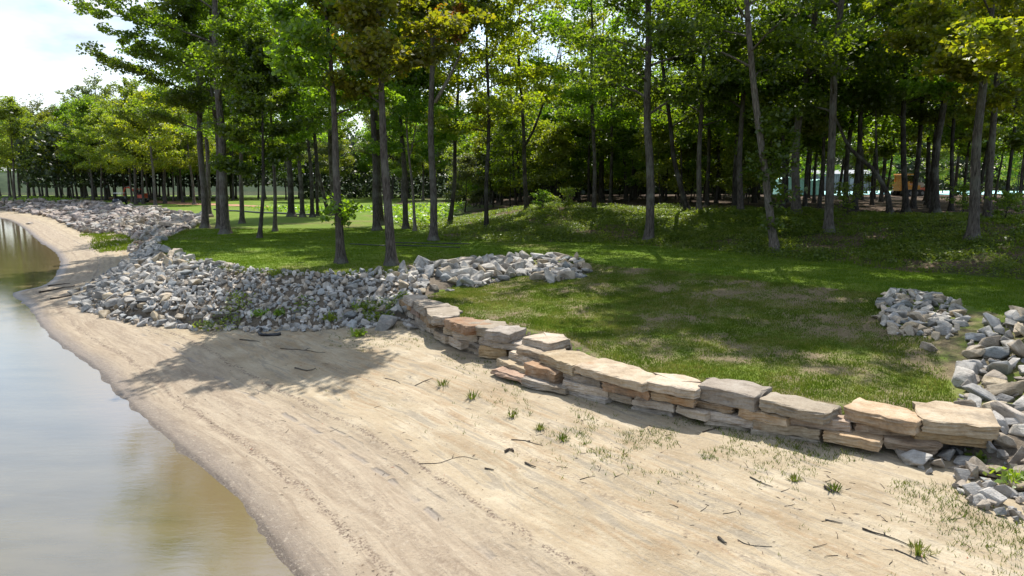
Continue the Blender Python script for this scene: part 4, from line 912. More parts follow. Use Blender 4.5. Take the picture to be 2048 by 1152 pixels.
SMALL_TWIGS = [(4.33, 10.36, 0.43, 0.2), (1.22, 12.04, 2.78, 0.06), (4.58, 9.46, 0.13, 0.11), (5.5, 9.35, 2.25, 0.08), (3.18, 12.24, 1.57, 0.21), (4.6, 8.99, 1.19, 0.18), (2.05, 12.31, 2.09, 0.17),
 (4.4, 11.37, 0.83, 0.09), (2.94, 10.0, 0.62, 0.2), (6.85, 9.68, 1.17, 0.13), (1.38, 12.18, 2.81, 0.07), (5.35, 10.5, 1.79, 0.2), (3.01, 12.8, 0.26, 0.14), (1.48, 13.64, 1.54, 0.21),
 (4.07, 10.49, 1.98, 0.07), (5.19, 10.42, 1.89, 0.21), (1.56, 11.62, 1.88, 0.08), (2.75, 9.64, 3.09, 0.07), (4.96, 8.33, 0.73, 0.15), (1.55, 12.28, 2.09, 0.15), (6.32, 9.97, 1.08, 0.2),
 (4.91, 9.75, 1.25, 0.22), (5.36, 10.88, 2.48, 0.11), (4.33, 10.94, 1.38, 0.11), (1.79, 11.25, 0.32, 0.18), (1.28, 11.14, 2.5, 0.13), (5.75, 9.75, 2.29, 0.12), (2.55, 9.84, 1.24, 0.11),
 (6.31, 9.04, 2.07, 0.08), (6.38, 9.31, 0.16, 0.22), (2.2, 10.1, 3.06, 0.15), (1.44, 13.76, 0.65, 0.12), (4.53, 8.58, 1.1, 0.07), (5.14, 10.6, 0.27, 0.14), (5.93, 10.26, 1.4, 0.17),
 (5.86, 9.29, 2.75, 0.08), (5.2, 8.66, 2.73, 0.13), (2.18, 13.29, 1.64, 0.08), (5.57, 10.47, 2.42, 0.09), (1.4, 13.31, 1.42, 0.15), (4.1, 11.26, 1.49, 0.21), (4.18, 8.83, 0.09, 0.22),
 (6.23, 8.63, 1.62, 0.14), (6.97, 9.55, 1.99, 0.14), (3.1, 10.11, 2.23, 0.07), (5.48, 9.36, 1.52, 0.16), (1.54, 11.5, 1.16, 0.2), (2.63, 10.16, 2.26, 0.16), (6.86, 9.74, 1.85, 0.15),
 (5.42, 9.52, 0.21, 0.08), (5.33, 10.29, 0.2, 0.11), (4.22, 9.95, 0.08, 0.18), (3.24, 9.83, 0.03, 0.21), (4.43, 8.62, 3.06, 0.19), (2.05, 12.06, 0.72, 0.18), (2.76, 12.08, 0.34, 0.07),
 (3.48, 9.75, 1.45, 0.14), (3.55, 10.04, 0.73, 0.09), (4.83, 10.62, 1.36, 0.21), (-6.5, 19.13, 2.48, 0.07), (-2.93, 12.0, 1.88, 0.1), (-5.47, 16.81, 0.93, 0.19), (1.01, 11.75, 2.8, 0.21),
 (0.45, 11.02, 3.0, 0.08), (-3.49, 16.64, 1.87, 0.14), (-2.41, 12.03, 1.24, 0.09), (-3.35, 14.6, 1.89, 0.15), (-2.67, 17.24, 1.25, 0.11), (-3.96, 14.23, 0.58, 0.17),
 (-0.99, 17.46, 1.94, 0.11), (-2.06, 13.4, 2.36, 0.2), (-0.39, 16.56, 1.68, 0.11), (-4.96, 14.31, 1.46, 0.2), (-2.55, 12.06, 1.59, 0.08), (-0.49, 15.85, 1.65, 0.07),
 (-4.2, 11.83, 0.13, 0.08), (-5.26, 18.97, 2.55, 0.22), (-0.92, 14.9, 2.75, 0.14), (-3.88, 13.13, 1.11, 0.1), (-3.22, 15.38, 0.57, 0.16), (0.49, 13.22, 0.03, 0.17),
 (-5.16, 14.94, 2.68, 0.17), (0.66, 11.95, 0.85, 0.08), (-1.95, 12.81, 0.72, 0.11), (-0.26, 15.12, 1.86, 0.15)]
TUFTS = [('bushy tuft of dry-tipped grass on the sand, farthest of the tuft row', -1.73, 16.47, 0.42), ('wide thin grass tuft second in the row on the sand', -0.93, 15.52, 0.42),
 ('bright green upright grass tuft in the middle of the sand', 0.01, 14.25, 0.34), ('small green grass tuft below the bright upright one', 0.58, 13.46, 0.28),
 ('sparse green tuft nearest the forked twig', 1.02, 12.86, 0.28), ('spreading green tuft at the end of the long branch', 5.51, 8.59, 0.36),
 ('tuft of green grass among pale sand below the second slab course', 4.69, 10.71, 0.25), ('low leafy tuft beside the charred wood stub', 5.15, 10.31, 0.3),
 ('green tuft in the stones at the near rock slope foot', 8.04, 11.13, 0.5), ('green weed at the outer edge of the near rock slope', 7.97, 10.17, 0.6),
 ('green leafy weed low on the riprap near the wall end', -5.41, 24.04, 0.8), ('weed tuft between riprap foot and beach shade', -8.3, 23.99, 0.6),
 ('light green weed patch at the middle of the riprap foot', -9.03, 24.03, 0.7), ('weed growing half way up the riprap', -9.05, 26.02, 0.7),
 ('green tuft at the riprap foot left of the wall', -6.36, 23.42, 0.7), ('green tuft on the beach beside the hidden wall end', -5.03, 21.73, 0.6)]
SHRUBS = [('round leafy shrub on the bank top by the straight grey trunk', 19.01, 38.97, 1.5), ('leafy shrub on the bank top beside the black trunk', 25.89, 39.41, 1.4),
 ('broad weed clump on the right end of the bank', 24.53, 34.09, 1.1), ('bright low bush on the bank foot by the leaning pale trunk', 14.25, 35.62, 0.7),
 ('pale leafy bush at the bank top between thin trunks', 3.91, 50.64, 1.2), ('low bush on the bank left of the big pale-streaked tree', 2.28, 51.36, 1.2)]
FAR_SLABS = [('long pale slab lying on the lawn edge above the far riprap', (-52.73, 97.74), (-51.11, 100.45), 0.35, 2.6),
 ('pinkish slab stacked at the lawn edge of the far riprap', (-48.33, 89.78), (-46.54, 89.74), 0.35, 2.2),
 ('pair of whitish slabs on the far lawn edge', (-79.06, 127.61), (-76.98, 127.4), 0.35, 2.5),
 ('brown slab set in the grass below the utility vehicle', (-68.93, 114.96), (-64.7, 110.85), 0.35, 2.5),
 ('grey slab at the lawn edge near the cove riprap end', (-38.3, 78.53), (-38.34, 82.2), 0.3, 2.0),
 ('long flat buff slab closing the near end of the far riprap', (-34.04, 71.31), (-31.65, 69.75), 0.3, 2.0),
 ('small white slab on the far lawn edge', (-89.53, 140.92), (-86.92, 138.72), 0.3, 1.6), ('low grey slab at the bottom end of the cove riprap', (-33.75, 65.53), (-27.95, 58.88), 0.3, 1.6)]
CART = (-66.27, 116.2)
DIGGER = (-70.13, 127.23)
LOADER = (47.48, 82.66)
PIPES = [('thin black pipe lying across the lawn below the tall turning tree', [(-7.42, 39.83), (-5.67, 39.84), (-3.58, 39.34), (-2.41, 39.07)], 0.04),
 ('second thin black pipe lying parallel on the lawn nearer the water', [(-9.11, 38.31), (-7.36, 37.96), (-5.44, 38.18), (-2.8, 36.65)], 0.035),
 ('long black pipe along the back of the lawn by the dirt track', [(-39.08, 90.02), (-33.27, 83.94), (-26.37, 77.96), (-21.24, 75.87)], 0.1)]
HOSE = [(-8.81, 23.46), (-8.69, 22.98), (-8.46, 22.6), (-8.2, 22.6), (-7.92, 22.58), (-7.82, 22.6)]
LOG = [(-10.87, 24.43), (-10.39, 24.27), (-9.98, 24.24)]
SPIT_WOOD = [('dark driftwood branch on the wet tip of the sand spit', [(-24.02, 34.22), (-23.47, 34.71), (-22.99, 35.51)], 0.06),
 ('thin driftwood stick on the sand spit beside the riprap', [(-22.19, 32.33), (-21.62, 32.65), (-21.03, 32.98)], 0.05),
 ('crooked driftwood by the water on the sand spit', [(-25.28, 36.74), (-24.82, 36.99), (-24.19, 36.96)], 0.05)]
BUSH = (-4.87, 71.15)
# ------------------------------------------------------------------ ground sheets
def axis(lo, hi, step, far_lo, far_hi, g=1.045):
    a = list(np.arange(lo, hi+1e-6, step)); s = step
    x = hi
    while x < far_hi: s *= g; x += s; a.append(x)
    s = step; x = lo
    while x > far_lo: s *= g; x -= s; a.insert(0, x)
    return np.array(a)

def sheet(name, X, Y, Z, keep, mat, attrs):
    ny, nx = X.shape
    idx = np.arange(ny*nx).reshape(ny, nx)
    Q = np.stack([idx[:-1, :-1], idx[:-1, 1:], idx[1:, 1:], idx[1:, :-1]], -1).reshape(-1, 4)
    Q = Q[keep.ravel()]
    used = np.unique(Q); rm = np.full(ny*nx, -1); rm[used] = np.arange(len(used))
    V = np.stack([X.ravel(), Y.ravel(), Z.ravel()], -1)[used]
    me = new_mesh(name, V, rm[Q], mat, True, {k: v.ravel()[used] for k, v in attrs.items()})
    return tag(put(name, me), kind='structure')

def q_any(m): return m[:-1, :-1] | m[:-1, 1:] | m[1:, 1:] | m[1:, :-1]
def q_all(m): return m[:-1, :-1] & m[:-1, 1:] & m[1:, 1:] & m[1:, :-1]

ax_ = axis(-24, 15, .15, -420, 420); ay_ = axis(4, 32, .15, -40, 430)
GX, GY = np.meshgrid(ax_, ay_)
ZB, SB, AB = beach(GX, GY)
ZL, SLM, TT, TERR, LOWM = lawn(GX, GY)
ZK, DK = berm(GX, GY)
def bank_cover(x, y): return .62*fbm(x*.33, y*.33, 61)+.38*fbm(x*1.4, y*1.4, 62, 3)
KC = bank_cover(GX, GY)
sheet('beach', GX, GY, ZB, q_any((SB > -7) & (SB < 30) & (GY < 190) & (ZB > ZL-.5)), M_SAND, {'shore_dist': SB, 'shore_arc': AB})
cov_n = fbm(GX*.95, GY*.95, 31); cov_f = fbm(GX*2.1, GY*2.1, 32, 3)
terr_zone = SLM & (TERR > .5)
dfoot, _, _ = pl_dist(GX, GY, FOOT); dfoot = dfoot.reshape(GX.shape)
cover = np.where(terr_zone, (.19+.62*cov_n+.42*(cov_f-.3)-.10*sm((TT-.55)/.25)*sm((1-TT)/.1))*(.65+.35*sm(dfoot/1.2)), 1.0)
dtop, _, _ = pl_dist(GX, GY, TOP); dtop = dtop.reshape(GX.shape)
edge = (GX < -3.0) & ~SLM & ~LOWM & (GX > -9.5) & (GY < 40)
dry = np.where(edge, sm((3.6-dtop)/3.0), 0)*.9
dry = np.maximum(dry, .8*sm((fbm(GX*.16+5, GY*.16, 34)-.58)/.12)*(GY > 33)*(GY < 80))
soil = np.where((SLM & ~terr_zone) | LOWM, 1.0, 0.0)
vis = (ZL > ZB-.45) & (ZL > ZK-.35)
mead = (GY > 82+.9*np.clip(-GX-25, 0, 60)) & (GX < -6)
meadq = q_all(mead)
sheet('lawn', GX, GY, ZL, q_any(vis) & ~meadq, M_LAWN, {'soil': soil, 'cover': cover, 'dry': dry})
sheet('meadow', GX, GY, ZL, q_any(vis) & meadq, M_MEADOW, {'soil': soil})
kv = (DK > -1.2) & (ZK > ZL-.4)
wood = q_all(DK > 13.5)
sheet('embankment', GX, GY, ZK, q_any(kv) & ~wood, M_BANK, {'bank_dist': DK, 'cover': KC})
sheet('woodland_floor', GX, GY, ZK, q_any(kv) & wood, M_LITTER, {'bank_dist': DK})
wx = axis(-30, 6, .4, -900, 900, 1.09); wy = axis(4, 60, .4, -120, 1500, 1.09)
WX, WY = np.meshgrid(wx, wy)
ds, _, _ = pl_dist(WX, WY, SHORE)
SW = np.where(inside(WX, WY, WATER_POLY), -ds, ds).reshape(WX.shape)
sheet('lake_water', WX, WY, np.zeros_like(WX), q_any((SW < 1.5) | (WY > 205)), M_WATER, {'shore_dist': SW})

def patch(name, pts, mat, lift):
    """a thin skin of another soil lying on the ground"""
    P = np.array(pts); lo = P.min(0); hi = P.max(0)
    st = max(.3, (hi-lo).max()/70)
    X, Y = np.meshgrid(np.arange(lo[0], hi[0]+st, st), np.arange(lo[1], hi[1]+st, st))
    ins = inside(X, Y, pts).reshape(X.shape)
    return sheet(name, X, Y, ground(X.ravel(), Y.ravel()).reshape(X.shape)+lift, q_all(ins), mat, {'soil': X*0})
patch('dirt_track', RED_SOIL, M_REDSOIL, .03)

# ------------------------------------------------------------------ trees
def gen_tree(seed, path, r0, H, cb, R, nleaf, leaf=.26, dense=1.0, limbs=None, epi=(), fork=None, sides=9, spread=(0, 0), rc=(.55, 1.05), open_=.0, thin=16.0):
    """path: [(dx, dz)] of the lower trunk. Returns a trunk mesh (with limbs and twigs) and the leaf quads' corner array"""
    rg = np.random.default_rng(seed)
    mb = MB()
    pz = np.array([p[1] for p in path]); px = np.array([p[0] for p in path])
    zt = H*.95
    zs = np.concatenate([[-.35, 0, .12, .3, .6], np.linspace(1.1, zt, 15)])
    slope = (px[-1]-px[-2])/(pz[-1]-pz[-2]) if len(px) > 1 else 0
    xs = np.where(zs <= pz[-1], np.interp(zs, pz, px), px[-1]+slope*.45*(zs-pz[-1]))
    ph = rg.uniform(0, 6.28, 4)
    ys = .006*H*np.sin(zs*.45+ph[0])*np.clip(zs/4, 0, 1)+rg.normal(0, .012)*zs
    xs = xs+.004*H*np.sin(zs*.6+ph[1])*np.clip(zs/4, 0, 1)
    rad = r0*np.clip(1-zs/H, .02, 1)**.75+r0*.85*np.exp(-np.clip(zs, 0, 9)/.30)
    mb.tube(np.stack([xs, ys, zs], -1), rad, sides)
    at = lambda z: np.array([np.interp(z, zs, xs), np.interp(z, zs, ys), z])
    cl = []
    stems = [at]
    if fork:
        z0, dx, dy, z1 = fork
        n = 9; u = np.linspace(0, 1, n)
        b = at(z0)
        fp = np.stack([b[0]+dx*u**.75, b[1]+dy*u**.75, z0+(z1-z0)*u], -1)
        mb.tube(fp, np.interp(z0, zs, rad)*.75*(1-.85*u), 7)
        f_at = lambda z: np.array([np.interp(z, fp[:, 2], fp[:, 0]), np.interp(z, fp[:, 2], fp[:, 1]), z])
        stems.append(f_at)
    nl = limbs or int(9+H*.62)
    az = rg.uniform(0, 6.28)
    for i in range(nl):
        t = (i+.5)/nl
        z = cb+(H*.95-cb)*t**.92
        st = stems[i % len(stems)] if fork and z > fork[0]+.5 else at
        az += 2.399+rg.normal(0, .35)
        prof = (.55+.55*math.sin(math.pi*min(1, .18+t*.72)))*(1-.55*t**3)
        L = R*prof*rg.uniform(.72, 1.12)
        el = math.radians(rg.uniform(8, 30)+38*t)
        dv = np.array([math.cos(az)*math.cos(el), math.sin(az)*math.cos(el), math.sin(el)])
        dv[:2] += np.array(spread)*.5
        u = np.linspace(0, 1, 6)[:, None]
        sag = -.16*L*(1-t)*u**2.2
        lp = st(z)+dv*L*u+np.concatenate([rg.normal(0, .05, (6, 2))*L*u, sag], 1)
        rl = max(.012, .42*np.interp(z, zs, rad))*(1-.85*u[:, 0])
        mb.tube(lp, rl, 5, False)
        for f in (.42, .62, .8, 1.0):
            p = lp[0]+(np.array([np.interp(f, u[:, 0], lp[:, k]) for k in range(3)])-lp[0])
            if f > .5 or rg.random() > open_: cl.append((p, 1.0))
            for sgn in (-1, 1):
                if rg.random() < .22: continue
                side = np.cross(dv, [0, 0, 1]); side /= np.linalg.norm(side)+1e-6
                l2 = L*rg.uniform(.18, .42)
                e = p+(side*sgn*rg.uniform(.5, 1)+dv*.7+np.array([0, 0, rg.uniform(-.25, .35)]))*l2
                mb.tube([p, (p+e)/2+rg.normal(0, .05, 3)*l2, e], [rl[0]*.28, rl[0]*.2, .008], 3, False)
                cl.append((e, .9)); cl.append(((p+e)/2, .6))
    for k in range(int(4+H*.12)):
        cl.append((at(H*rg.uniform(.82, 1.0))+rg.normal(0, .5, 3)*[1.2, 1.2, .4], .9))
    for (z, n, rr, *ox) in epi:
        for k in range(n):
            a = rg.uniform(0, 6.28); d = rg.uniform(.15, rr)
            cl.append((at(z+rg.normal(0, .35))+np.array([math.cos(a)*d+(ox[0] if ox else 0), math.sin(a)*d, 0]), .6))
    C = np.array([c[0] for c in cl]); Wt = np.array([c[1] for c in cl])
    Wt = np.where(C[:, 2] > thin, Wt*np.clip(1-(C[:, 2]-thin)/5, .10, 1), Wt)
    sub = rg.random(len(C)) < dense
    C, Wt = C[sub], Wt[sub]
    pick = rg.choice(len(C), nleaf, p=Wt**2/np.sum(Wt**2))
    rr = rg.uniform(rc[0], rc[1], len(C))*np.maximum(Wt, .38)
    tilt = rg.normal(0, .28, (len(C), 2))
    off = rg.normal(0, 1, (nleaf, 3)); off /= (np.linalg.norm(off, axis=1)/rg.random(nleaf)**.45)[:, None]
    off *= rr[pick][:, None]*np.array([1.15, 1.15, .5])
    off[:, 2] += (off[:, :2]*tilt[pick]).sum(1)-.10*(off[:, :2]**2).sum(1)
    P = C[pick]+off
    N = rg.normal(0, .62, (nleaf, 3)); N[:, 2] += .75
    N /= np.linalg.norm(N, axis=1)[:, None]
    A = np.cross(N, rg.normal(0, 1, (nleaf, 3))); A /= np.linalg.norm(A, axis=1)[:, None]+1e-9
    B = np.cross(N, A)
    l = leaf*rg.uniform(.65, 1.25, nleaf)[:, None]
    V = np.stack([P-A*l*.5, P+B*l*.40-A*l*.02+N*l*.10, P+A*l*.55, P-B*l*.40-A*l*.02+N*l*.10], 1).reshape(-1, 3)
    return mb, V

def leaf_mesh(V, mat):
    n = len(V)//4
    return new_mesh('crown', V, np.arange(n*4).reshape(n, 4), mat, False)

def plant(meshes, label, x, y, rz=0.0, s=1.0, group=None, name='tree', cat='tree', tilt=0.0):
    root = thing(name, label, cat, (x, y, ground(x, y)), group, rot=(0, tilt, rz))
    root.scale = (s, s, s)
    put('trunk', meshes[0], root); c = put('crown', meshes[1], root)
    return root

LEAFS = dict(g=M_LEAF, d=M_LEAF_DARK, l=M_LEAF_LIGHT, y=M_LEAF_YELLOW, a=M_LEAF_AUTUMN, k=M_LEAF_GREY)
BARKS = dict(b=M_BARK, d=M_BARK_DARK, p=M_BARK_PALE)
for i, T in enumerate(TREES):
    n, lab, x, y, path, r, H, cb, R, lf, bk, kw = T
    kw = dict(kw); nl = int(kw.pop('n', 15000)*1.3); kw['leaf'] = kw.get('leaf', .26)*.84; grp = kw.pop('group', None); dead = kw.pop('dead', None); kw.setdefault('thin', 4+(.22 if x > 0 else .28)*y)
    if x > 0 and y > 30: nl = int(nl*.8)
    mb, V = gen_tree(100+i, path, r, H, cb, R, nl, **kw)
    root = plant((mb.mesh('trunk', BARKS[bk], True), leaf_mesh(V, LEAFS[lf])), lab, x, y, name=n, group=grp)
    if dead:
        d = MB(); a, b = np.array(dead[0]), np.array(dead[1])
        u = np.linspace(0, 1, 6)[:, None]
        d.tube(a+(b-a)*u+np.sin(u*5)*[.05, .1, .08], np.linspace(.13, .045, 6), 7)
        d.build('dead_limb', M_BARK_PALE, root, True)

# shared kinds for the wood and the far shore
def kind(seed, r, H, cb, R, n, lf, bk, **k):
    mb, V = gen_tree(seed, [(0, 0), (random.Random(seed).uniform(-.5, .5), H*.5)], r, H, cb, R, n, **k)
    return (mb.mesh('trunk', BARKS[bk], True), leaf_mesh(V, LEAFS[lf]))
WOODK = [kind(11, .17, 21, 5.0, 3.6, 5200, 'd', 'd', leaf=.27, thin=10), kind(12, .13, 18, 3.6, 3.0, 5000, 'g', 'd', leaf=.26, thin=9), kind(13, .21, 24, 6.0, 4.4, 5500, 'g', 'd', leaf=.29, thin=10),
         kind(14, .10, 14, 3.0, 2.6, 6000, 'd', 'd', leaf=.25, thin=10), kind(15, .15, 20, 4.5, 3.4, 5200, 'l', 'd', leaf=.27, thin=10)]
LOWK = [kind(21, .06, 8.0, 1.6, 2.3, 5000, 'g', 'd', leaf=.22), kind(22, .05, 6.0, 1.2, 1.9, 4500, 'l', 'd', leaf=.22)]
FARK = [kind(31, .24, 19, 5.5, 4.6, 15000, 'l', 'b', leaf=.30, rc=(.8, 1.4)), kind(32, .22, 17, 5.0, 4.4, 14000, 'g', 'b', leaf=.30, rc=(.8, 1.4)),
        kind(33, .26, 22, 6.0, 5.0, 15000, 'k', 'b', leaf=.32, rc=(.8, 1.4)), kind(34, .22, 16, 5.0, 4.6, 14000, 'y', 'b', leaf=.29, rc=(.8, 1.4))]
for (x, y, k, rz, s, lab) in WOOD:
    plant(WOODK[k], lab, x, y, rz, s, 'slim dark trees of the wood behind the bank', 'woodland_tree')
for (x, y, k, rz, s, lab) in LOW:
    plant(LOWK[k], lab, x, y, rz, s, 'young trees under the wood', 'sapling', 'sapling')
for (x, y, k, rz, s, lab) in SHORE_TREES:
    plant(FARK[k], lab, x, y, rz, s, 'trees of the far shore row', 'shore_tree')
for (x, y, k, rz, s, lab) in MID:
    plant(FARK[k], lab, x, y, rz, s, 'trees beyond the meadow', 'meadow_tree')

# the far wood reads as one mass
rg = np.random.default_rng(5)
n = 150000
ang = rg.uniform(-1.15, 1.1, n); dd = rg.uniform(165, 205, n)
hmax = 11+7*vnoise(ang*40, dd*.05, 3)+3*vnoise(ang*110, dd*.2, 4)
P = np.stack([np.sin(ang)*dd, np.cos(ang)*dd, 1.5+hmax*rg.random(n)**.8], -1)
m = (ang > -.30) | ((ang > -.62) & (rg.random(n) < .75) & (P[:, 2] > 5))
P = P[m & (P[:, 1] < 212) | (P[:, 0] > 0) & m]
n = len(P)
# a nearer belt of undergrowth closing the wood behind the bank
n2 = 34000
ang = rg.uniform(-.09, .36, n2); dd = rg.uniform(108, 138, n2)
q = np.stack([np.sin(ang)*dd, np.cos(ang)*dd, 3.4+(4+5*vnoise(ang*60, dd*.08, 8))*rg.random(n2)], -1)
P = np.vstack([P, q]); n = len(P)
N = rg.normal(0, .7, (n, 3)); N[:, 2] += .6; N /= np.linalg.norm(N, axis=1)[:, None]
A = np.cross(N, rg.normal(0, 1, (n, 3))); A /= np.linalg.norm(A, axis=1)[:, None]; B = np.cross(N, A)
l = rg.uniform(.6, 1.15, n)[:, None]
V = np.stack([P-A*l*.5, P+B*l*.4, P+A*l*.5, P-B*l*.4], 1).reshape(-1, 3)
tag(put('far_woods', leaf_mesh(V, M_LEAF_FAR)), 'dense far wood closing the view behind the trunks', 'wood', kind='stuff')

# ------------------------------------------------------------------ stones
def hull_rock(seed, flat=.62, pts=15):
    import bmesh
    rg = np.random.default_rng(seed)
    bm = bmesh.new()
    P = rg.uniform(-1, 1, (pts, 3))
    P /= np.maximum(.75, np.abs(P).max(1))[:, None]**.6
    P *= [rg.uniform(.42, .55), rg.uniform(.32, .42), flat*rg.uniform(.38, .5)]
    for p in P: bm.verts.new(p)
    r = bmesh.ops.convex_hull(bm, input=bm.verts)
    bmesh.ops.delete(bm, geom=[v for v in bm.verts if not v.link_faces], context='VERTS')
    bmesh.ops.dissolve_limit(bm, angle_limit=.22, verts=bm.verts, edges=bm.edges)
    bmesh.ops.bevel(bm, geom=bm.edges[:], offset=.028, segments=1, affect='EDGES', clamp_overlap=True)
    bmesh.ops.triangulate(bm, faces=bm.faces)
    bm.verts.ensure_lookup_table()
    V = np.array([v.co for v in bm.verts]); F = np.array([[v.index for v in f.verts] for f in bm.faces])
    bm.free()
    return V, F
RK = [hull_rock(s, f) for s, f in zip(range(200, 216), [.62, .8, .5, .7, .9, .45, .62, .8, .55, .7, .6, .85, .5, .66, .75, .6])]
RKS = [hull_rock(s, .7, 9) for s in range(230, 238)]
MATS = [M_ROCK_A, M_ROCK_B, M_ROCK_C, M_ROCK_D]
_rm = {}
def rock_mesh(v, m):
    if (v, m) not in _rm: _rm[v, m] = new_mesh('rock', RK[v][0], RK[v][1], m if not isinstance(m, int) else MATS[m])
    return _rm[v, m]

def scatter_rocks(root, region, count, size_fn, seed, mats=(.38, .17, .22, .23), lift=.16, fill=0, fill_size=(.10, .22), far=False, gap=.62):
    rg = np.random.default_rng(seed)
    (x0, x1, y0, y1), ok = region
    X = rg.uniform(x0, x1, 60000); Y = rg.uniform(y0, y1, 60000)
    g = ok(X, Y); X, Y = X[g], Y[g]
    Z = ground(X, Y)
    S = size_fn(X, Y)*np.exp(np.clip(rg.normal(0, .33, len(X)), -.7, .42))
    order = np.argsort(-S[:count*14])
    cand = order
    acc = []; grid = {}
    for i in cand:
        s = S[i]; c = (int(X[i]//1.2), int(Y[i]//1.2))
        bad = False
        for a in (-1, 0, 1):
            for b in (-1, 0, 1):
                for j in grid.get((c[0]+a, c[1]+b), ()):
                    if (X[i]-X[j])**2+(Y[i]-Y[j])**2 < (gap*.5*(s+S[j]))**2: bad = True; break
                if bad: break
            if bad: break
        if bad: continue
        grid.setdefault(c, []).append(i); acc.append(i)
    acc.sort(key=lambda i: -S[i])
    ind, rest = acc[:count], acc[count:]
    o = np.array(root.location)
    def xf(i, s):
        return (rg.normal(0, .22 if far else .42), rg.normal(0, .22 if far else .42), rg.uniform(0, 6.28))
    for i in ind:
        s = float(S[i]); v = int(rg.integers(len(RK)))
        m = M_ROCK_FAR if far and rg.random() < .85 else int(rg.choice(4, p=mats))
        put('rock', rock_mesh(v, m), root, (X[i]-o[0], Y[i]-o[1], Z[i]+s*lift*rg.uniform(.5, 1.3)-o[2]), xf(i, s), (s*rg.uniform(.9, 1.35), s*rg.uniform(.85, 1.2), s*rg.uniform(.6, .85) if far else s*rg.uniform(.62, 1.0)))
    # small stones between them, too many to pick apart
    Xf, Yf, Zf, Sf = [X[rest]], [Y[rest]], [Z[rest]], [S[rest]]
    if fill:
        k = rg.choice(len(X), min(fill, len(X)), replace=False)
        Xf.append(X[k]); Yf.append(Y[k]); Zf.append(Z[k]); Sf.append(rg.uniform(*fill_size, len(k)))
    Xf, Yf, Zf, Sf = map(np.concatenate, (Xf, Yf, Zf, Sf))
    if len(Xf):
        per = {}
        vs = rg.integers(len(RKS), size=len(Xf)); Vs = []; Fs = []; mi = []; base = 0
        for i in range(len(Xf)):
            V, F = RKS[vs[i]]
            a = Matrix.Rotation(rg.uniform(0, 6.28), 3, 'Z') @ Matrix.Rotation(rg.normal(0, .6), 3, 'X') @ Matrix.Rotation(rg.normal(0, .6), 3, 'Y')
            W = (V*Sf[i]) @ np.array(a).T+[Xf[i]-o[0], Yf[i]-o[1], Zf[i]+Sf[i]*.18-o[2]]
            Vs.append(W); Fs.append(F+base); base += len(V); mi.append(np.full(len(F), rg.choice(4, p=mats)))
        me = new_mesh('small_stones', np.vstack(Vs), np.vstack(Fs), [M_ROCK_FAR]*1+MATS[1:] if far else MATS, False, mat_idx=np.concatenate(mi))
        tag(put('small_stones', me, root), kind='stuff')
    return root

def zone(x, y):
    df, _, zf = pl_dist(x, y, FOOT); dt, _, _ = pl_dist(x, y, TOP)
    low = inside(x, y, BEACH_POLY); sl = inside(x, y, SLOPE_POLY) & ~low
    return df, dt, zf, low, sl

def main_ok(x, y):
    df, dt, zf, low, sl = zone(x, y)
    return ((sl & (zf < 1.25)) | (low & (df < .35+.5*vnoise(x*1.3, y*1.3, 77))) | (~sl & ~low & (dt < .30*vnoise(x*.9, y*.9, 78)+.05))) & (y < 43.5) & (x < -3.3)
bank = thing('riprap_bank', 'long grey riprap slope below the lawn, between sand spit and stone wall', 'rock bank', (-11, 26, 0))
def main_size(x, y):
    b = np.interp(x, [-23, -19, -12.5, -11, -7.4, -6.0, -3], [.36, .40, .36, .25, .24, .32, .36])
    return b
scatter_rocks(bank, ((-24, -3, 22, 44), main_ok), 300, main_size, 1, fill=4600, fill_size=(.13, .28))

def pile_ok(x, y):
    df, dt, zf, low, sl = zone(x, y)
    t = df/(df+dt+1e-6)
    return (((sl & (zf > .9) & (dt < 2.9+.8*vnoise(x, y, 3))) | (~sl & ~low & (dt < .35))) & (x > -4.6) & (x < 3.1) & (y > 25.2) & (y < 31.9) & (y > 24.2-x*.9)) & (y-.36*x > 25.8)
pile = thing('rock_pile', 'pale rock pile along the lawn edge behind the far end of the stone wall', 'rock pile', (-1, 29, 1.8))
scatter_rocks(pile, ((-5, 3.4, 25, 32), pile_ok), 130, lambda x, y: np.interp(x, [-4.5, -2, 3], [.42, .50, .42]), 2, mats=(.30, .06, .26, .38), fill=600, fill_size=(.12, .27))

heap = thing('rock_heap', 'small isolated rock heap in the shaded grass near the right bank', 'rock pile', (10.5, 17.6, 1.8))
HP = HEAP_POLY
scatter_rocks(heap, ((8.5, 13, 14.5, 21.5), lambda x, y: inside(x, y, HP)), 80, lambda x, y: .28+0*x, 3, mats=(.34, .08, .28, .30), fill=90, fill_size=(.1, .2))

def right_ok(x, y):
    df, dt, zf, low, sl = zone(x, y)
    return (inside(x, y, RIGHT_POLY) & ~low) | (low & (df < 1.0+.6*vnoise(x*1.2, y*1.2, 9)) & (x > 6.9) & (y < 11.6))
rbank = thing('stone_bank', 'pale and buff rock slope at the near end of the stone wall', 'rock bank', (10, 12, 1.2))
scatter_rocks(rbank, ((6.5, 17, 4.5, 18), right_ok), 240, lambda x, y: np.interp(y, [9, 11, 13, 17], [.26, .32, .42, .37]), 4, mats=(.18, .03, .39, .40), fill=1400, fill_size=(.08, .22))

def far_ok(x, y):
    df, dt, zf, low, sl = zone(x, y)
    return (sl | (low & (df < .4))) & (y > 51) & (x < -23) & (x > -118)
fbank = thing('far_riprap_bank', 'far pinkish riprap slope curving round the cove below the lawn', 'rock bank', (-50, 85, 0))
scatter_rocks(fbank, ((-118, -22, 50, 160), far_ok), 300, lambda x, y: np.interp(y, [50, 80, 120], [.62, .8, 1.1]), 5, mats=(.4, .1, .25, .25), fill=3600, fill_size=(.35, .8), far=True, gap=.7)

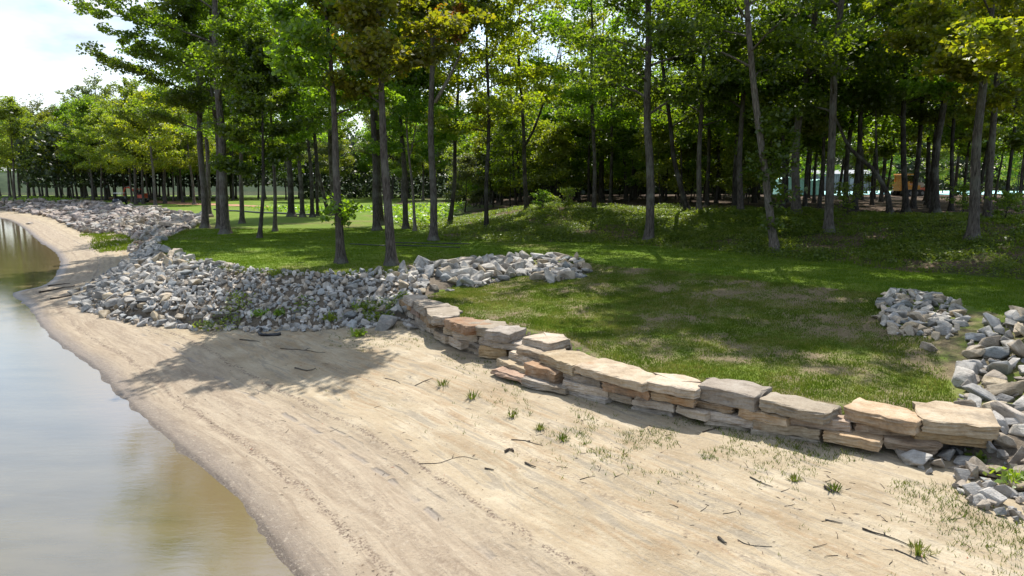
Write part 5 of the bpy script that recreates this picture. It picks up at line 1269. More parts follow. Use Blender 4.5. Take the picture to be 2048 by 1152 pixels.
# loose stones on the sand
for (lab, x, y, s, v, m) in LOOSE:
    tag(put('loose_stone', rock_mesh(v, m), None, (x, y, ground(x, y)+s*.08), (.1, -.1, v*1.3), (s, s*.9, s*.8)), lab, 'stone')

# ------------------------------------------------------------------ the stone wall: every slab its own stone
def slab(seed, L, D, H):
    """an irregular sawn-and-broken slab: front edge along +x, depth along +y, top at z=0"""
    rg = np.random.default_rng(seed)
    nf = max(5, int(L/.13)); nd = 4
    ch = min(.03, L*.03)
    out = []
    fj = np.cumsum(rg.normal(0, .012, nf)); fj -= np.linspace(fj[0], fj[-1], nf)
    for i in range(nf):
        u = i/(nf-1)
        out.append((ch+(L-2*ch)*u, fj[i]+rg.normal(0, .012)+(.025 if i in (0, nf-1) else 0)*rg.random()))
    skew = rg.uniform(-.07, .07)
    for i in range(1, nd): out.append((L+rg.normal(0, .02)+skew*i/nd*D, D*i/nd))
    nb = max(3, nf-1); cut = rg.uniform(.0, .35), rg.uniform(.0, .35)
    for i in range(nb):
        u = 1-i/(nb-1)
        out.append((L*u+skew*D+rg.normal(0, .025), D*(1-cut[0]*max(0, u*2-1)-cut[1]*max(0, 1-u*2))+rg.normal(0, .04)))
    for i in range(nd-1, 0, -1): out.append((rg.normal(0, .02)+skew*i/nd*D, D*i/nd))
    O = np.array(out); n = len(O)
    cen = O.mean(0)
    nz = 7
    zs = [0, -.015]+[-H*(k+1+rg.uniform(-.3, .3))/nz for k in range(nz-1)]+[-H+.012, -H]
    led = np.cumsum(rg.normal(0, .010, len(zs))); led -= led.mean()
    V = []
    bow = rg.normal(0, .013, (len(zs), n)); tj = rg.normal(0, .006, n)
    sl = vnoise(np.arange(n)*.55+seed*3.7, np.zeros(n)+seed, 5)-.5
    for k, z in enumerate(zs):
        d = O-cen; nn = d/(np.linalg.norm(d, axis=1)[:, None]+1e-9)
        edge = .022 if k == 0 else .02 if k == len(zs)-1 else 0
        W = O-nn*(edge+led[k]*.8+(bow[k]+sl*(.03*(k/len(zs)-.4)))[:, None])
        V.append(np.column_stack([W, z+tj*(1 if k < 2 else .6)+rg.normal(0, .005, n)]))
    nr = len(zs)
    V = np.vstack(V+[np.array([[cen[0], cen[1], rg.normal(.004, .006)]]), np.array([[cen[0], cen[1], -H]])])
    i = np.arange(n); j = (i+1) % n
    F4 = np.vstack([np.stack([k*n+i, k*n+j, (k+1)*n+j, (k+1)*n+i], -1)[:, ::-1] for k in range(nr-1)])
    a, b = len(V)-2, len(V)-1
    # inner ring on the top so that it is not one flat fan
    F3 = np.vstack([np.stack([np.full(n, a), i, j], -1), np.stack([np.full(n, b), (nr-1)*n+j, (nr-1)*n+i], -1)])
    return V, [F4, F3]

wall = thing('stone_wall', 'dry stacked wall of long sandstone slabs holding the grass terrace above the sand', 'retaining wall', (3, 14, .9))
SM = dict(t=M_SLAB, g=M_SLAB_GREY, r=M_SLAB_RUST, b=M_SLAB_BROWN)
for i, (xa, ya, xb, yb, z, th, D, m) in enumerate(SLABS):
    L = math.hypot(xb-xa, yb-ya); rz = math.atan2(yb-ya, xb-xa)
    V, F = slab(500+i, L, D, th)
    R = random.Random(i)
    o = put('stone', new_mesh('stone', V, F, SM[m], False), wall, (xa-3, ya-14, z-.9), (R.uniform(-.025, .025), R.uniform(-.02, .02), rz))
    if m == 'r': o['label'] = 'rusty orange sandstone slab'
# ------------------------------------------------------------------ grass and weeds: too many to count, real blades and leaves
def blades(X, Y, h, w, nb, seed, spread=.05, lean=.35, Zoff=-.01):
    rg = np.random.default_rng(seed)
    Z = ground(X, Y)+Zoff
    n = len(X)*nb
    h = np.repeat(np.broadcast_to(h, X.shape), nb)*rg.uniform(.55, 1.25, n)
    B = np.stack([np.repeat(X, nb)+rg.normal(0, spread, n), np.repeat(Y, nb)+rg.normal(0, spread, n), np.repeat(Z, nb)], -1)
    a = rg.uniform(0, 6.28, n); b = rg.uniform(0, 6.28, n)
    side = np.stack([np.cos(a), np.sin(a), 0*a], -1)*np.repeat(np.broadcast_to(w, X.shape), nb)[:, None]*.5
    tip = B+np.stack([np.cos(b)*lean*h, np.sin(b)*lean*h, h], -1)*rg.uniform(.8, 1.2, n)[:, None]
    V = np.stack([B-side, B+side, tip], 1).reshape(-1, 3)
    return V, np.arange(n*3).reshape(n, 3)

def tnt(name, stops, trans=.35):
    t = NT(name)
    c = t.ramp(t.math('ADD', t.math('MULTIPLY', t.isl(), .5), t.math('MULTIPLY', t.rng(t.noise(t.pos(), .9, 4, .6), .3, .7), .5)), stops)
    d = t.n('BsdfDiffuse'); t.i(d.inputs['Color'], c)
    q = t.n('BsdfTranslucent'); t.i(q.inputs['Color'], t.mix(1.0, c, (1.5, 1.6, .8), 'MULTIPLY'))
    m = t.n('MixShader'); t.i(m.inputs[0], trans); t.i(m.inputs[1], d.outputs[0]); t.i(m.inputs[2], q.outputs[0])
    t.t.links.new(m.outputs[0], t.out.inputs['Surface']); return t.m
M_BLADE = tnt('mown_grass', [(0, (.055, .100, .010)), (.5, (.105, .162, .018)), (1, (.180, .218, .034))])
M_BLADE_T = tnt('thin_grass', [(0, (.055, .090, .012)), (.5, (.105, .145, .022)), (.75, (.18, .18, .055)), (1, (.27, .225, .11))])
M_SPROUT = tnt('beach_sprouts', [(0, (.05, .085, .014)), (.6, (.11, .14, .028)), (1, (.24, .21, .08))])

rg = np.random.default_rng(70)
X = rg.uniform(-4.5, 15, 260000); Y = rg.uniform(11.5, 31.5, 260000)
df, dt, zf, low, sl = zone(X, Y)
tz = sl & (zf > 1.3)
tt = df/(df+dt+1e-6)
cv = .19+.62*fbm(X*.95, Y*.95, 31)+.42*(fbm(X*2.1, Y*2.1, 32, 3)-.3)-.10*sm((tt-.55)/.25)*sm((1-tt)/.1)
k = tz & (df > .25) & (rg.random(len(X)) < np.clip((cv-.34)/.30, .03, 1)) & (~inside(X, Y, RIGHT_POLY) | (rg.random(len(X)) < .35)) & ~pile_ok(X, Y)
k &= ~inside(X, Y, HEAP_POLY) | (rg.random(len(X)) < .12)
X, Y = X[k][:60000], Y[k][:60000]
V, F = blades(X, Y, .035+.045*vnoise(X*1.2, Y*1.2, 8), .022, 3, 71)
tag(put('terrace_grass', new_mesh('terrace_grass', V, F, M_BLADE_T)), 'thin patchy grass on the terrace above the stone wall', 'grass', kind='stuff')

rg = np.random.default_rng(72)
X = rg.uniform(-24, 24, 240000); Y = 17+rg.random(240000)**1.5*36
df, dt, zf, low, sl = zone(X, Y)
kb = ~inside(X, Y, BERM_POLY) & ~low & ~sl & (np.abs(X) < .8*Y+1)
X, Y = X[kb][:60000], Y[kb][:60000]
V, F = blades(X, Y, .05+.03*vnoise(X*.6, Y*.6, 9), .028, 3, 73, .07)
tag(put('lawn_grass', new_mesh('lawn_grass', V, F, M_BLADE)), 'short mown grass blades on the lawn', 'grass', kind='stuff')
# longer grass hanging over the stones
rg = np.random.default_rng(74)
i = rg.integers(0, len(TOP)-1, 9000); u = rg.random(9000)
P = TOP[i, :2]+(TOP[i+1, :2]-TOP[i, :2])*u[:, None]+rg.normal(0, .16, (9000, 2))
P = P[(P[:, 1] < 60) & (P[:, 1] > 10) & (P[:, 0] < 3.5)]
P = P[vnoise(P[:, 0]*1.1, P[:, 1]*1.1, 15) > .42]
V, F = blades(P[:, 0], P[:, 1], .16, .024, 4, 75, .06)
tag(put('edge_grass', new_mesh('edge_grass', V, F, M_BLADE_T)), 'longer grass along the top edge of the riprap', 'grass', kind='stuff')

def sprays(X, Y, h, leaf, nl, seed, spread):
    """low broad-leaved weeds: leaf quads spread through a small mound"""
    rg = np.random.default_rng(seed)
    Z = ground(X, Y); n = len(X)*nl
    hh = np.repeat(np.broadcast_to(h, X.shape), nl); sp = np.repeat(np.broadcast_to(spread, X.shape), nl)
    P = np.stack([np.repeat(X, nl)+rg.normal(0, 1, n)*sp, np.repeat(Y, nl)+rg.normal(0, 1, n)*sp, np.repeat(Z, nl)+hh*rg.random(n)], -1)
    N = rg.normal(0, .5, (n, 3)); N[:, 2] += .9; N /= np.linalg.norm(N, axis=1)[:, None]
    A = np.cross(N, rg.normal(0, 1, (n, 3))); A /= np.linalg.norm(A, axis=1)[:, None]; B = np.cross(N, A)
    l = (np.repeat(np.broadcast_to(leaf, X.shape), nl)*rg.uniform(.6, 1.3, n))[:, None]
    V = np.stack([P-A*l*.5, P+B*l*.32, P+A*l*.5, P-B*l*.32], 1).reshape(-1, 3)
    return V, np.arange(n*4).reshape(n, 4)

rg = np.random.default_rng(80)
X = rg.uniform(-14, 42, 180000); Y = rg.uniform(18, 62, 180000)
d, _, _ = pl_dist(X, Y, BFOOT); ins = inside(X, Y, BERM_POLY)
nz = bank_cover(X, Y)
k = ins & (d < 14.5) & (np.abs(X) < .8*Y+2) & (rg.random(len(X)) < np.clip((nz-.40)/.16, .03, 1)) & (rg.random(len(X)) < np.clip(.25+d/2.5, 0, 1))
X, Y = X[k][:26000], Y[k][:26000]
V, F = sprays(X, Y, .12+.30*vnoise(X*.8, Y*.8, 5)**2, .10, 8, 81, .15)
tag(put('bank_weeds', new_mesh('bank_weeds', V, F, M_WEED)), 'low leafy weeds and vines covering the bank', 'weeds', kind='stuff')
rg = np.random.default_rng(79)
X2 = rg.uniform(-10, 36, 90000); Y2 = rg.uniform(20, 56, 90000)
d, _, _ = pl_dist(X2, Y2, BFOOT)
k = inside(X2, Y2, BERM_POLY) & (d < 12) & (np.abs(X2) < .8*Y2+1) & (rg.random(90000) < np.clip((bank_cover(X2+3, Y2)-.42)/.14, .02, 1))
V, F = blades(X2[k][:26000], Y2[k][:26000], .13, .035, 4, 78, .09)
tag(put('bank_grass', new_mesh('bank_grass', V, F, M_BLADE)), 'rough grass among the weeds on the bank slope', 'grass', kind='stuff')
# rank growth at the meadow edge and the far left shore
rg = np.random.default_rng(82)
X = np.concatenate([rg.uniform(-34, -6, 2600), rg.uniform(-135, -88, 1600)]); Y = np.concatenate([rg.uniform(56, 96, 2600), rg.uniform(118, 165, 1600)])
d, _, _ = pl_dist(X, Y, BFOOT); df, dt, zf, low, sl = zone(X, Y)
k = ((X > -40) & inside(X, Y, BERM_POLY) & (d < 9)) | ((X < -80) & ~low & ~sl & (dt < 9)) | ((X > -40) & (Y > 82+.9*np.clip(-X-25, 0, 60)))
X, Y = X[k], Y[k]
V, F = sprays(X, Y, .55, .34, 8, 83, .4)
tag(put('rank_weeds', new_mesh('rank_weeds', V, F, M_WEED)), 'rank green growth along the meadow edge and far shore', 'weeds', kind='stuff')
# green tongue of grass between the cove sand and the far riprap, weeds along the riprap foot
rg = np.random.default_rng(84)
X = rg.uniform(-46, -27, 6000); Y = rg.uniform(48, 76, 6000)
df, dt, zf, low, sl = zone(X, Y)
k = low & (df < 1.0+2.6*np.exp(-((X+36)/5.5)**2)*1.0) & (vnoise(X*.5, Y*.5, 4) > .2) & (Y > 53)
V, F = blades(X[k], Y[k], .22, .07, 6, 85, .16)
tag(put('cove_grass', new_mesh('cove_grass', V, F, tnt('cove_grass', [(0, (.08, .13, .015)), (1, (.17, .21, .03))]))), 'bright green tongue of grass at the foot of the cove riprap', 'grass', kind='stuff')
rg = np.random.default_rng(86)
X = rg.uniform(-12.5, -3.4, 26000); Y = rg.uniform(22, 26.2, 26000)
df, dt, zf, low, sl = zone(X, Y)
k = ((df < .55) & low | sl & (df < .9)) & (zf < 1.2) & (vnoise(X*.8, Y*.8, 6) > .60) & (rg.random(26000) < .08*np.clip((X+13)/4, .1, 1))
V, F = sprays(X[k], Y[k], .32, .12, 8, 87, .12)
tag(put('riprap_weeds', new_mesh('riprap_weeds', V, F, M_WEED)), 'green weeds growing along the riprap foot', 'weeds', kind='stuff')
# sparse sprouts on the upper sand
rg = np.random.default_rng(88)
X = rg.uniform(-6, 12, 60000); Y = rg.uniform(7, 24, 60000)
df, dt, zf, low, sl = zone(X, Y)
_, S, _ = beach(X, Y)
den = np.exp(-((df-1.5-.5*np.sin(X))/.8)**2)*np.clip((X+1)/3, .18, 1)+.05*np.exp(-df/2.2)
k = low & (df > .35) & (df < 6) & (S > 3.5) & (rg.random(60000) < den*.85*(vnoise(X*1.1, Y*1.1, 41) > .42))
V, F = blades(X[k], Y[k], .045+.06*vnoise(X[k]*2, Y[k]*2, 3), .014, 4, 89, .035, .6)
tag(put('beach_sprouts', new_mesh('beach_sprouts', V, F, M_SPROUT)), 'sparse green sprouts scattered on the upper sand', 'grass', kind='stuff')

def tuft(lab, x, y, s, i):
    s *= .78
    rg = np.random.default_rng(900+i)
    o = thing('grass_tuft', lab, 'grass tuft', (x, y, ground(x, y)))
    n = 60; a = rg.uniform(0, 6.28, n); r = rg.random(n)**.6*s*.42
    B = np.stack([np.cos(a)*r, np.sin(a)*r, 0*a-.01], -1); h = s*rg.uniform(.2, .75, n)*(1.1-r/s)
    T = B+np.stack([np.cos(a)*r*.8+rg.normal(0, .1, n)*s, np.sin(a)*r*.8+rg.normal(0, .1, n)*s, h], -1)
    sd = np.stack([-np.sin(a), np.cos(a), 0*a], -1)*.009*max(1, s*2)
    M = (B+T)/2+[0, 0, .05*s]
    V = np.stack([B-sd, B+sd, M+sd*.8, T, M-sd*.8], 1).reshape(-1, 3)
    b = np.arange(n)[:, None]*5
    F4 = b+np.array([[0, 1, 2, 4]]); F3 = b+np.array([[4, 2, 3]])
    put('blades', new_mesh('blades', V, [F4, F3], M_SPROUT if i < 8 else M_WEED), o)
    if i >= 8:
        m = 70; P = rg.normal(0, .3, (m, 3))*s*[1, 1, .6]; P[:, 2] = np.abs(P[:, 2])+.04
        A = rg.normal(0, 1, (m, 3)); A /= np.linalg.norm(A, axis=1)[:, None]; B2 = np.cross(A, rg.normal(0, 1, (m, 3))); B2 /= np.linalg.norm(B2, axis=1)[:, None]
        l = .07
        put('leaves', new_mesh('leaves', np.stack([P-A*l, P+B2*l*.6, P+A*l, P-B2*l*.6], 1).reshape(-1, 3), np.arange(m*4).reshape(m, 4), M_WEED), o)
for i, (lab, x, y, s) in enumerate(TUFTS): tuft(lab, x, y, s, i)

for i, (lab, x, y, s) in enumerate(SHRUBS):
    mb, V = gen_tree(700+i, [(0, 0), (.05, .6)], .025, 1.0*s, .1*s, .75*s, 900, leaf=.13, rc=(.18, .32), sides=5)
    root = thing('shrub', lab, 'shrub', (x, y, ground(x, y)))
    put('stem', mb.mesh('stem', M_BARK_DARK, True), root); put('foliage', leaf_mesh(V, M_WEED), root)
mb, V = gen_tree(720, [(0, 0), (.1, 1.2)], .07, 5.2, .5, 2.3, 7000, leaf=.2, rc=(.4, .8))
plant((mb.mesh('trunk', M_BARK_DARK, True), leaf_mesh(V, M_LEAF_GREY)), 'pale greyish willowy bush between dark trunks at the back of the lawn', BUSH[0], BUSH[1], name='bush', cat='bush')

# ------------------------------------------------------------------ driftwood, sticks, litter
M_STICK = bark_mat('driftwood_dark', (.085, .065, .052), (.17, .14, .115), 2.0)
M_STICK2 = bark_mat('driftwood_bleached', (.22, .185, .15), (.36, .32, .27), 2.0)
def stick(name, lab, pts, r, seed, m=None, cat='stick', group=None):
    rg = np.random.default_rng(seed)
    P = catmull(pts, .12)
    if len(P) < 5: P = np.stack([np.interp(np.linspace(0, 1, 7), np.linspace(0, 1, len(P)), P[:, k]) for k in (0, 1)], -1)
    L = np.linalg.norm(P[-1]-P[0])
    P = P+rg.normal(0, .010*max(.4, L), P.shape)*.5
    Z = ground(P[:, 0], P[:, 1])+r*.75
    c = np.array([P[0][0], P[0][1], Z[0]])
    mb = MB()
    Q = np.column_stack([P, Z])-c
    mb.tube(Q, .72*r*np.linspace(1, .45, len(Q)), 6)
    if r < .03 and L > .35:
        k = len(Q)//2
        e = Q[k]+np.array([rg.normal(0, .15), rg.normal(0, .15), .05])*L*.8
        mb.tube([Q[k], (Q[k]+e)/2+[0, 0, .01], e], [r*.6, r*.5, r*.25], 4)
    return tag(mb.build(name, m or (M_STICK2 if 'bleached' in lab or 'grey' in lab else M_STICK), None, True, loc=tuple(c)), lab, cat, group)
for i, (lab, pts, r) in enumerate(TWIGS): stick('stick', lab, pts, r, 40+i)
for i, (x, y, a, L) in enumerate(SMALL_TWIGS):
    stick('twig', 'tiny dark twig, one of many strewn on the open sand', [(x, y), (x+math.cos(a)*L*.6, y+math.sin(a)*L*.6), (x+math.cos(a+.1)*L, y+math.sin(a+.1)*L)], .007, 140+i, M_STICK, 'twig', 'tiny twigs strewn on the sand')
for i, (lab, pts, r) in enumerate(SPIT_WOOD): stick('driftwood', lab, pts, r, 260+i, M_STICK, 'driftwood')
stick('log', 'dark short log lying on the sand at the riprap foot', LOG, .12, 300, M_STICK, 'log')
M_PIPE = plain('black_plastic', (.022, .023, .026), .45)
def pipe(name, lab, pts, r, seed, cat, ridges=False):
    P = catmull(pts, .15 if ridges else .5); Z = ground(P[:, 0], P[:, 1])+r*.8
    c = np.array([P[0][0], P[0][1], Z[0]]); mb = MB(); rad = np.full(len(P), r)
    if ridges: rad[::2] *= 1.08
    mb.tube(np.column_stack([P, Z])-c, rad, 8)
    return tag(mb.build(name, M_PIPE, None, True, loc=tuple(c)), lab, cat)
for i, (lab, pts, r) in enumerate(PIPES): pipe('pipe', lab, pts, r, i, 'pipe')
pipe('drain_hose', 'bent black drain hose lying on the sand in the tree shadow', HOSE, .055, 9, 'hose', True)

rg = np.random.default_rng(95)
n = 60000
X = rg.uniform(-16, 13, n); Y = rg.uniform(6, 26, n)
df, dt, zf, low, sl = zone(X, Y); _, S, A = beach(X, Y)
den = .9*np.exp(-((S-1.0-.3*(vnoise(X*1.7, Y*1.7, 2)-.5))/.09)**2)+.5*np.exp(-((S-2.95)/.12)**2)+.13*(S > 4.2)*np.clip(vnoise(X*.9, Y*.9, 7)*1.8-.5, 0, 1)+.05*(S > .4)+.4*np.exp(-((df-2.9)/.35)**2)*(X > 1)
k = low & (S > .15) & (rg.random(n) < den*.42)
X, Y = X[k], Y[k]; n = len(X)
a = rg.uniform(0, 6.28, n); L = rg.uniform(.008, .035, n)*rg.choice([1, 1, 1, 2.2], n); w = rg.uniform(.004, .010, n)
Z = ground(X, Y)+.007
u = np.stack([np.cos(a), np.sin(a), rg.normal(0, .12, n)], -1)*L[:, None]; v = np.stack([-np.sin(a), np.cos(a), 0*a], -1)*w[:, None]
C = np.stack([X, Y, Z], -1)
V = np.stack([C-u, C+v+[0, 0, .006], C+u, C-v], 1).reshape(-1, 3)
t = NT('beach_litter')
M_DEBRIS = t.pbr(t.ramp(t.isl(), [(0, (.05, .036, .027)), (.7, (.12, .085, .06)), (.93, (.20, .14, .09)), (.97, (.30, .10, .05))]), .9)
tag(put('beach_litter', new_mesh('beach_litter', V, np.arange(n*4).reshape(n, 4), M_DEBRIS)), 'dark crumbs of bark and leaf litter along the drift lines', 'litter', kind='stuff')

# ------------------------------------------------------------------ slabs on the far bank
for i, (lab, p, q, th, D) in enumerate(FAR_SLABS):
    L = math.hypot(q[0]-p[0], q[1]-p[1])
    V, F = slab(800+i, L, D, th)
    z = max(ground(*p), ground(*q))+th*.8
    tag(put('stone_slab', new_mesh('stone_slab', V, F, M_SLAB if i % 3 else M_SLAB_GREY), None, (p[0], p[1], z), (0, 0, math.atan2(q[1]-p[1], q[0]-p[0]))), lab, 'slab')

# ------------------------------------------------------------------ machines and buildings behind the trees
M_NAVY = plain('navy_plastic', (.018, .022, .045), .4); M_WHITE = plain('white_plastic', (.72, .74, .75), .4)
M_TYRE = plain('rubber', (.018, .018, .018), .85); M_RED = plain('red_orange_paint', (.50, .075, .03), .4)
M_ORANGE = plain('orange_paint', (.62, .26, .02), .4); M_STEEL = plain('dull_steel', (.16, .16, .16), .5, metal=.4); M_RIM = plain('grey_rim', (.3, .3, .31), .4, metal=.5)
M_GLASS = plain('dark_glass', (.02, .025, .03), .08, .6)
def wheel(root, x, y, r, w):
    mb = MB(); u = np.linspace(0, 1, 7)
    mb.tube([(x-w/2+w*q, y, r) for q in (0, .12, .5, .88, 1)], [r*.82, r*.97, r, r*.97, r*.82], 18)
    wl_ = mb.build('wheel', M_TYRE, root, True)
    m2 = MB(); m2.tube([(x-w/2-.01, y, r), (x+w/2+.01, y, r)], [r*.5, r*.5], 14); m2.build('rim', M_RIM, wl_)
# utility vehicle, nose towards the lake
cart = thing('utility_vehicle', 'small dark blue utility vehicle with a flat white roof parked on the far lawn', 'utility vehicle', (CART[0], CART[1], ground(*CART)), rot=(0, 0, .12))
for sx in (-.62, .62):
    for y in (-1.0, 1.0): wheel(cart, sx, y, .33, .26)
b = MB(); b.box((0, 0, .52), (1.2, 2.7, .26)); b.box((0, -1.0, .80), (1.15, .75, .36), taper=.86); b.box((0, 1.0, .82), (1.25, 1.0, .36)); b.box((0, -1.42, .5), (1.0, .12, .2)); b.build('body', M_NAVY, cart)
b = MB(); b.box((0, .25, .78), (1.05, .5, .16)); b.box((0, .5, 1.08), (1.05, .12, .5)); b.build('seat', M_TYRE, cart)
for sx in (-.55, .55):
    b = MB(); b.tube([(sx, -.72, .9), (sx, -.42, 1.85)], .028, 6); b.tube([(sx, .62, .7), (sx, .62, 1.86)], .028, 6); b.build('roof_post', M_PIPE, cart)
b = MB(); b.box((0, .1, 1.92), (1.35, 1.5, .09), taper=.94); b.build('roof', M_WHITE, cart)
b = MB(); b.tube([(-.2, -.45, 1.05), (.2, -.45, 1.05)], .02, 6); b.tube([(0, -.7, .8), (0, -.45, 1.05)], .02, 6); b.build('steering_wheel', M_PIPE, cart)
for sx in (-.4, .4):
    b = MB(); b.box((sx, -1.39, .8), (.2, .05, .1)); b.build('headlight', M_WHITE, cart)

def track(root, x, L, r, w, name='track'):
    th = np.linspace(0, 2*math.pi, 29)[:-1]
    O = [((L/2-r)*np.sign(math.cos(a))+r*math.cos(a), r+r*math.sin(a)) for a in th]
    n = len(O); V = [(x-w/2, y, z) for y, z in O]+[(x+w/2, y, z) for y, z in O]
    i = np.arange(n); j = (i+1) % n
    mb = MB(); mb.shape(np.array(V+[(x-w/2, 0, r), (x+w/2, 0, r)]), [np.stack([i, j, n+j, n+i], -1), np.stack([np.full(n, 2*n), j, i], -1), np.stack([np.full(n, 2*n+1), n+i, n+j], -1)])
    tr = mb.build(name, M_TYRE, root)
    for k in range(4):
        m = MB(); y = -L/2+r+(L-2*r)*k/3
        m.tube([(x-w/2-.02, y, r), (x+w/2+.02, y, r)], [r*.55]*2, 12); m.build('roller', M_STEEL, tr)
    m = MB()
    for k in range(20):
        y = -L/2+r+(L-2*r)*k/19
        m.box((x, y, 2*r+.02), (w+.02, .06, .05)); m.box((x, y, .01), (w+.02, .06, .05))
    m.build('track_shoes', M_STEEL, tr)
dig = thing('excavator', 'small red excavator with raised boom, half hidden by trunks beside the utility vehicle', 'excavator', (DIGGER[0]+.6, DIGGER[1]+1.2, ground(*DIGGER)), rot=(0, 0, math.radians(80)))
track(dig, -.75, 2.5, .3, .36); track(dig, .75, 2.5, .3, .36)
b = MB(); b.box((0, 0, .62), (1.0, 1.3, .3)); b.build('undercarriage', M_STEEL, dig)
b = MB(); b.box((0, -.35, 1.1), (1.6, 1.7, .6), taper=.94); b.box((.3, -.95, 1.5), (.9, .5, .35)); b.build('body', M_RED, dig)
b = MB()
for x in (-.7, .15):
    for y in (-.5, .55): b.tube([(x, y, 1.4), (x, y, 2.4)], .04, 6)
b.build('cab_post', M_PIPE, dig)
b = MB(); b.box((-.28, .02, 2.45), (1.1, 1.35, .1), taper=.94); b.build('cab_roof', M_RED, dig)
b = MB(); b.box((-.28, -.3, 1.5), (.5, .5, .14)); b.box((-.28, -.52, 1.75), (.5, .1, .5)); b.build('seat', M_TYRE, dig)
b = MB(); b.tube([(.35, .6, 1.3), (.35, 1.5, 2.35), (.35, 2.3, 2.75), (.35, 3.2, 2.6)], [.17, .2, .18, .12], 6); b.build('boom', M_RED, dig)
b = MB(); b.tube([(.35, 3.1, 2.7), (.35, 3.5, 1.9), (.35, 3.4, 1.1)], [.13, .12, .08], 6); b.build('arm', M_RED, dig)
b = MB(); b.tube([(.35, .9, 1.25), (.35, 1.6, 2.15)], .06, 6); b.tube([(.35, 2.0, 2.95), (.35, 3.0, 2.9)], .05, 6); b.build('cylinder_ram', M_STEEL, dig)
b = MB(); b.box((.35, 3.25, .85), (.6, .5, .5), taper=.7); b.build('bucket', M_STEEL, dig)

ld = thing('bulldozer', 'orange tracked machine with pale hood between dark trunks, in front of turquoise sheeting', 'bulldozer', (LOADER[0], LOADER[1], ground(*LOADER)), rot=(0, 0, math.radians(-82)))
track(ld, -.8, 3.0, .36, .42); track(ld, .8, 3.0, .36, .42)
b = MB(); b.box((0, -.2, .95), (1.25, 2.6, .65)); b.box((0, -1.0, 1.45), (1.7, 1.0, .5)); b.build('body', M_ORANGE, ld)
b = MB(); b.box((0, .95, 1.35), (1.0, 1.5, .5), taper=.9); b.build('hood', plain('pale_worn_paint', (.42, .33, .27), .5), ld)
b = MB(); b.box((0, -.55, 2.55), (1.6, 1.9, .14), taper=.94); b.build('cab_roof', M_ORANGE, ld)
for x in (-.68, .68):
    for y in (-1.3, .2):
        b = MB(); b.box((x, y, 2.05), (.12, .14, .95)); b.build('cab_post', M_ORANGE, ld)
b = MB(); b.box((0, -1.28, 2.0), (1.2, .06, .9)); b.build('rear_panel', M_ORANGE, ld)
b = MB(); b.box((0, .16, 2.0), (1.2, .04, .9)); b.build('windscreen', M_GLASS, ld)
b = MB(); b.tube([(.3, 1.2, 1.55), (.3, 1.2, 2.1)], .06, 8); b.build('exhaust', M_PIPE, ld)
b = MB(); b.tube([(-.5, 1.2, .6), (-.5, 2.2, .5)], .08, 6); b.tube([(.5, 1.2, .6), (.5, 2.2, .5)], .08, 6); b.build('push_arm', M_STEEL, ld)
b = MB(); b.box((0, 2.25, .55), (2.4, .1, .9)); b.box((0, 2.3, .14), (2.4, .16, .12)); b.build('blade', M_RED, ld)

# turquoise sheeting, covered stack and shed at the far side of the wood
t = NT('turquoise_sheeting')
wr = t.noise(t.map(t.obj(), (5, 5, .8)), 2.0, 5)
M_TURQ = t.pbr(t.mix(t.rng(wr, .35, .65), (.30, .66, .64), (.50, .82, .80)), .5, t.bump(wr, .6, .05), .3)
SP = [(34.5, 86.5), (36, 86), (60, 86), (90, 86.6), (120, 88), (126, 124), (80, 123), (48, 122)]
P_ = np.array(SP); gx, gy = np.meshgrid(np.arange(34, 127, 1.5), np.arange(85.5, 125, 1.5))
gz = ground(gx.ravel(), gy.ravel()).reshape(gx.shape)
qi = np.arange(gx.size).reshape(gx.shape); kq = q_all(inside(gx, gy, SP).reshape(gx.shape)).ravel()
sheeting = tag(put('ground_sheeting', new_mesh('ground_sheeting', np.column_stack([gx.ravel()-34, gy.ravel()-86, gz.ravel()+.09+.05*np.random.default_rng(8).random(gx.size)-4]),
    np.stack([qi[:-1, :-1], qi[:-1, 1:], qi[1:, 1:], qi[1:, :-1]], -1).reshape(-1, 4)[kq], M_TURQ), None, (34, 86, 4)), 'bright turquoise sheeting spread on the ground beyond the wood on the right', 'ground sheet')
tx, ty = 36.6, 88.6
tz = ground(tx, ty)
st = thing('covered_stack', 'tall bundle under pale turquoise tarpaulin behind the leaning pale tree', 'stack', (tx, ty, tz))
rg = np.random.default_rng(3)
nx, ny = 13, 9
gx, gy = np.meshgrid(np.linspace(-2.9, 2.9, nx), np.linspace(-1.4, 1.4, ny))
hgt = 2.1*np.clip(np.minimum((2.9-np.abs(gx))/.35, (1.4-np.abs(gy))/.3), 0, 1)**.5*(1-.12*np.sin(gx*1.3))+rg.normal(0, .05, gx.shape)
hgt = np.where((np.abs(gx) > 2.85) | (np.abs(gy) > 1.35), 0, hgt)
i = np.arange(nx*ny).reshape(ny, nx)
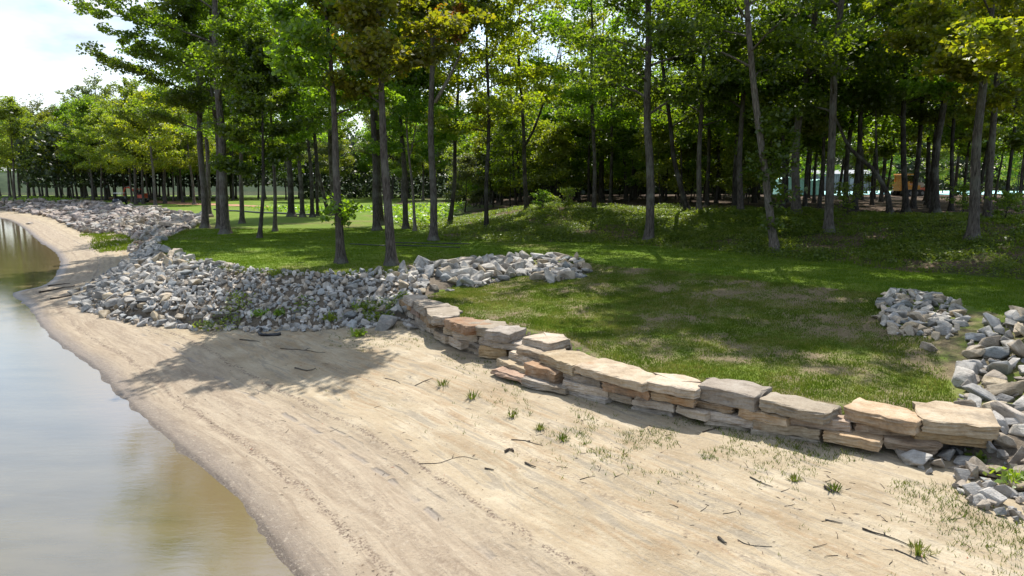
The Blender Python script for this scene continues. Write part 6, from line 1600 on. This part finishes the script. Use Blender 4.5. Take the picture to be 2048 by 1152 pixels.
put('tarpaulin', new_mesh('tarpaulin', np.column_stack([gx.ravel(), gy.ravel(), hgt.ravel()]), np.stack([i[:-1, :-1], i[:-1, 1:], i[1:, 1:], i[1:, :-1]], -1).reshape(-1, 4), M_TURQ, False), st)
m = MB(); m.box((0, 0, .07), (5.9, 2.9, .14)); m.build('pallet', M_STICK2, st)
M_SHED = plain('grey_metal_sheet', (.17, .175, .18), .55)
sx, sy = 61.0, 130.0; sz = ground(sx, sy)
shed = thing('shed', 'plain grey metal shed far behind the trunks left of the orange machine', 'shed', (sx, sy, sz))
m = MB()
for k in range(27): m.box((-5.2+.4*k, -3.0, 1.6), (.34, .06, 3.3))
m.box((0, -2.9, 1.6), (10.8, .1, 3.3)); m.box((0, 2.9, 1.6), (10.8, .1, 3.3)); m.box((-5.35, 0, 1.6), (.1, 5.7, 3.3)); m.box((5.35, 0, 1.6), (.1, 5.7, 3.3)); m.build('wall', M_SHED, shed)
m = MB(); m.box((0, -1.65, 3.65), (11.6, 3.6, .1)); V0 = m.V[-1]; V0[:, 2] += (V0[:, 1]+3.4)*.22-.35
m.box((0, 1.65, 3.65), (11.6, 3.6, .1)); V1 = m.V[-1]; V1[:, 2] += (3.4-V1[:, 1])*.22-.35
m.build('roof', plain('grey_roof', (.24, .245, .25), .5), shed)
m = MB(); m.box((2.5, -3.06, 1.35), (2.8, .08, 2.7)); m.build('door', plain('door_grey', (.25, .26, .27), .5), shed)
patch('mown_field', FIELD, M_MEADOW, .03)
# land across the lake
u = np.linspace(-1.2, 1.2, 120); rows = []
for r_, h_ in ((560, -2), (580, 7), (620, 13), (700, 15)):
    rows.append(np.column_stack([np.sin(u)*r_, np.cos(u)*r_, h_*(.7+.6*fbm(u*9, u*0+r_*.01, 3))]))
V = np.vstack(rows); i = np.arange(4*120).reshape(4, 120)
t = NT('distant_wooded_shore'); n2 = t.noise(t.pos(), .08, 6, .7)
M_HILL = t.pbr(t.ramp(n2, [(.35, (.022, .036, .020)), (.65, (.050, .07, .036))]), .95, None, .1)
tag(put('far_shore', new_mesh('far_shore', V, np.stack([i[:-1, :-1], i[:-1, 1:], i[1:, 1:], i[1:, :-1]], -1).reshape(-1, 4), M_HILL, True)), kind='structure')
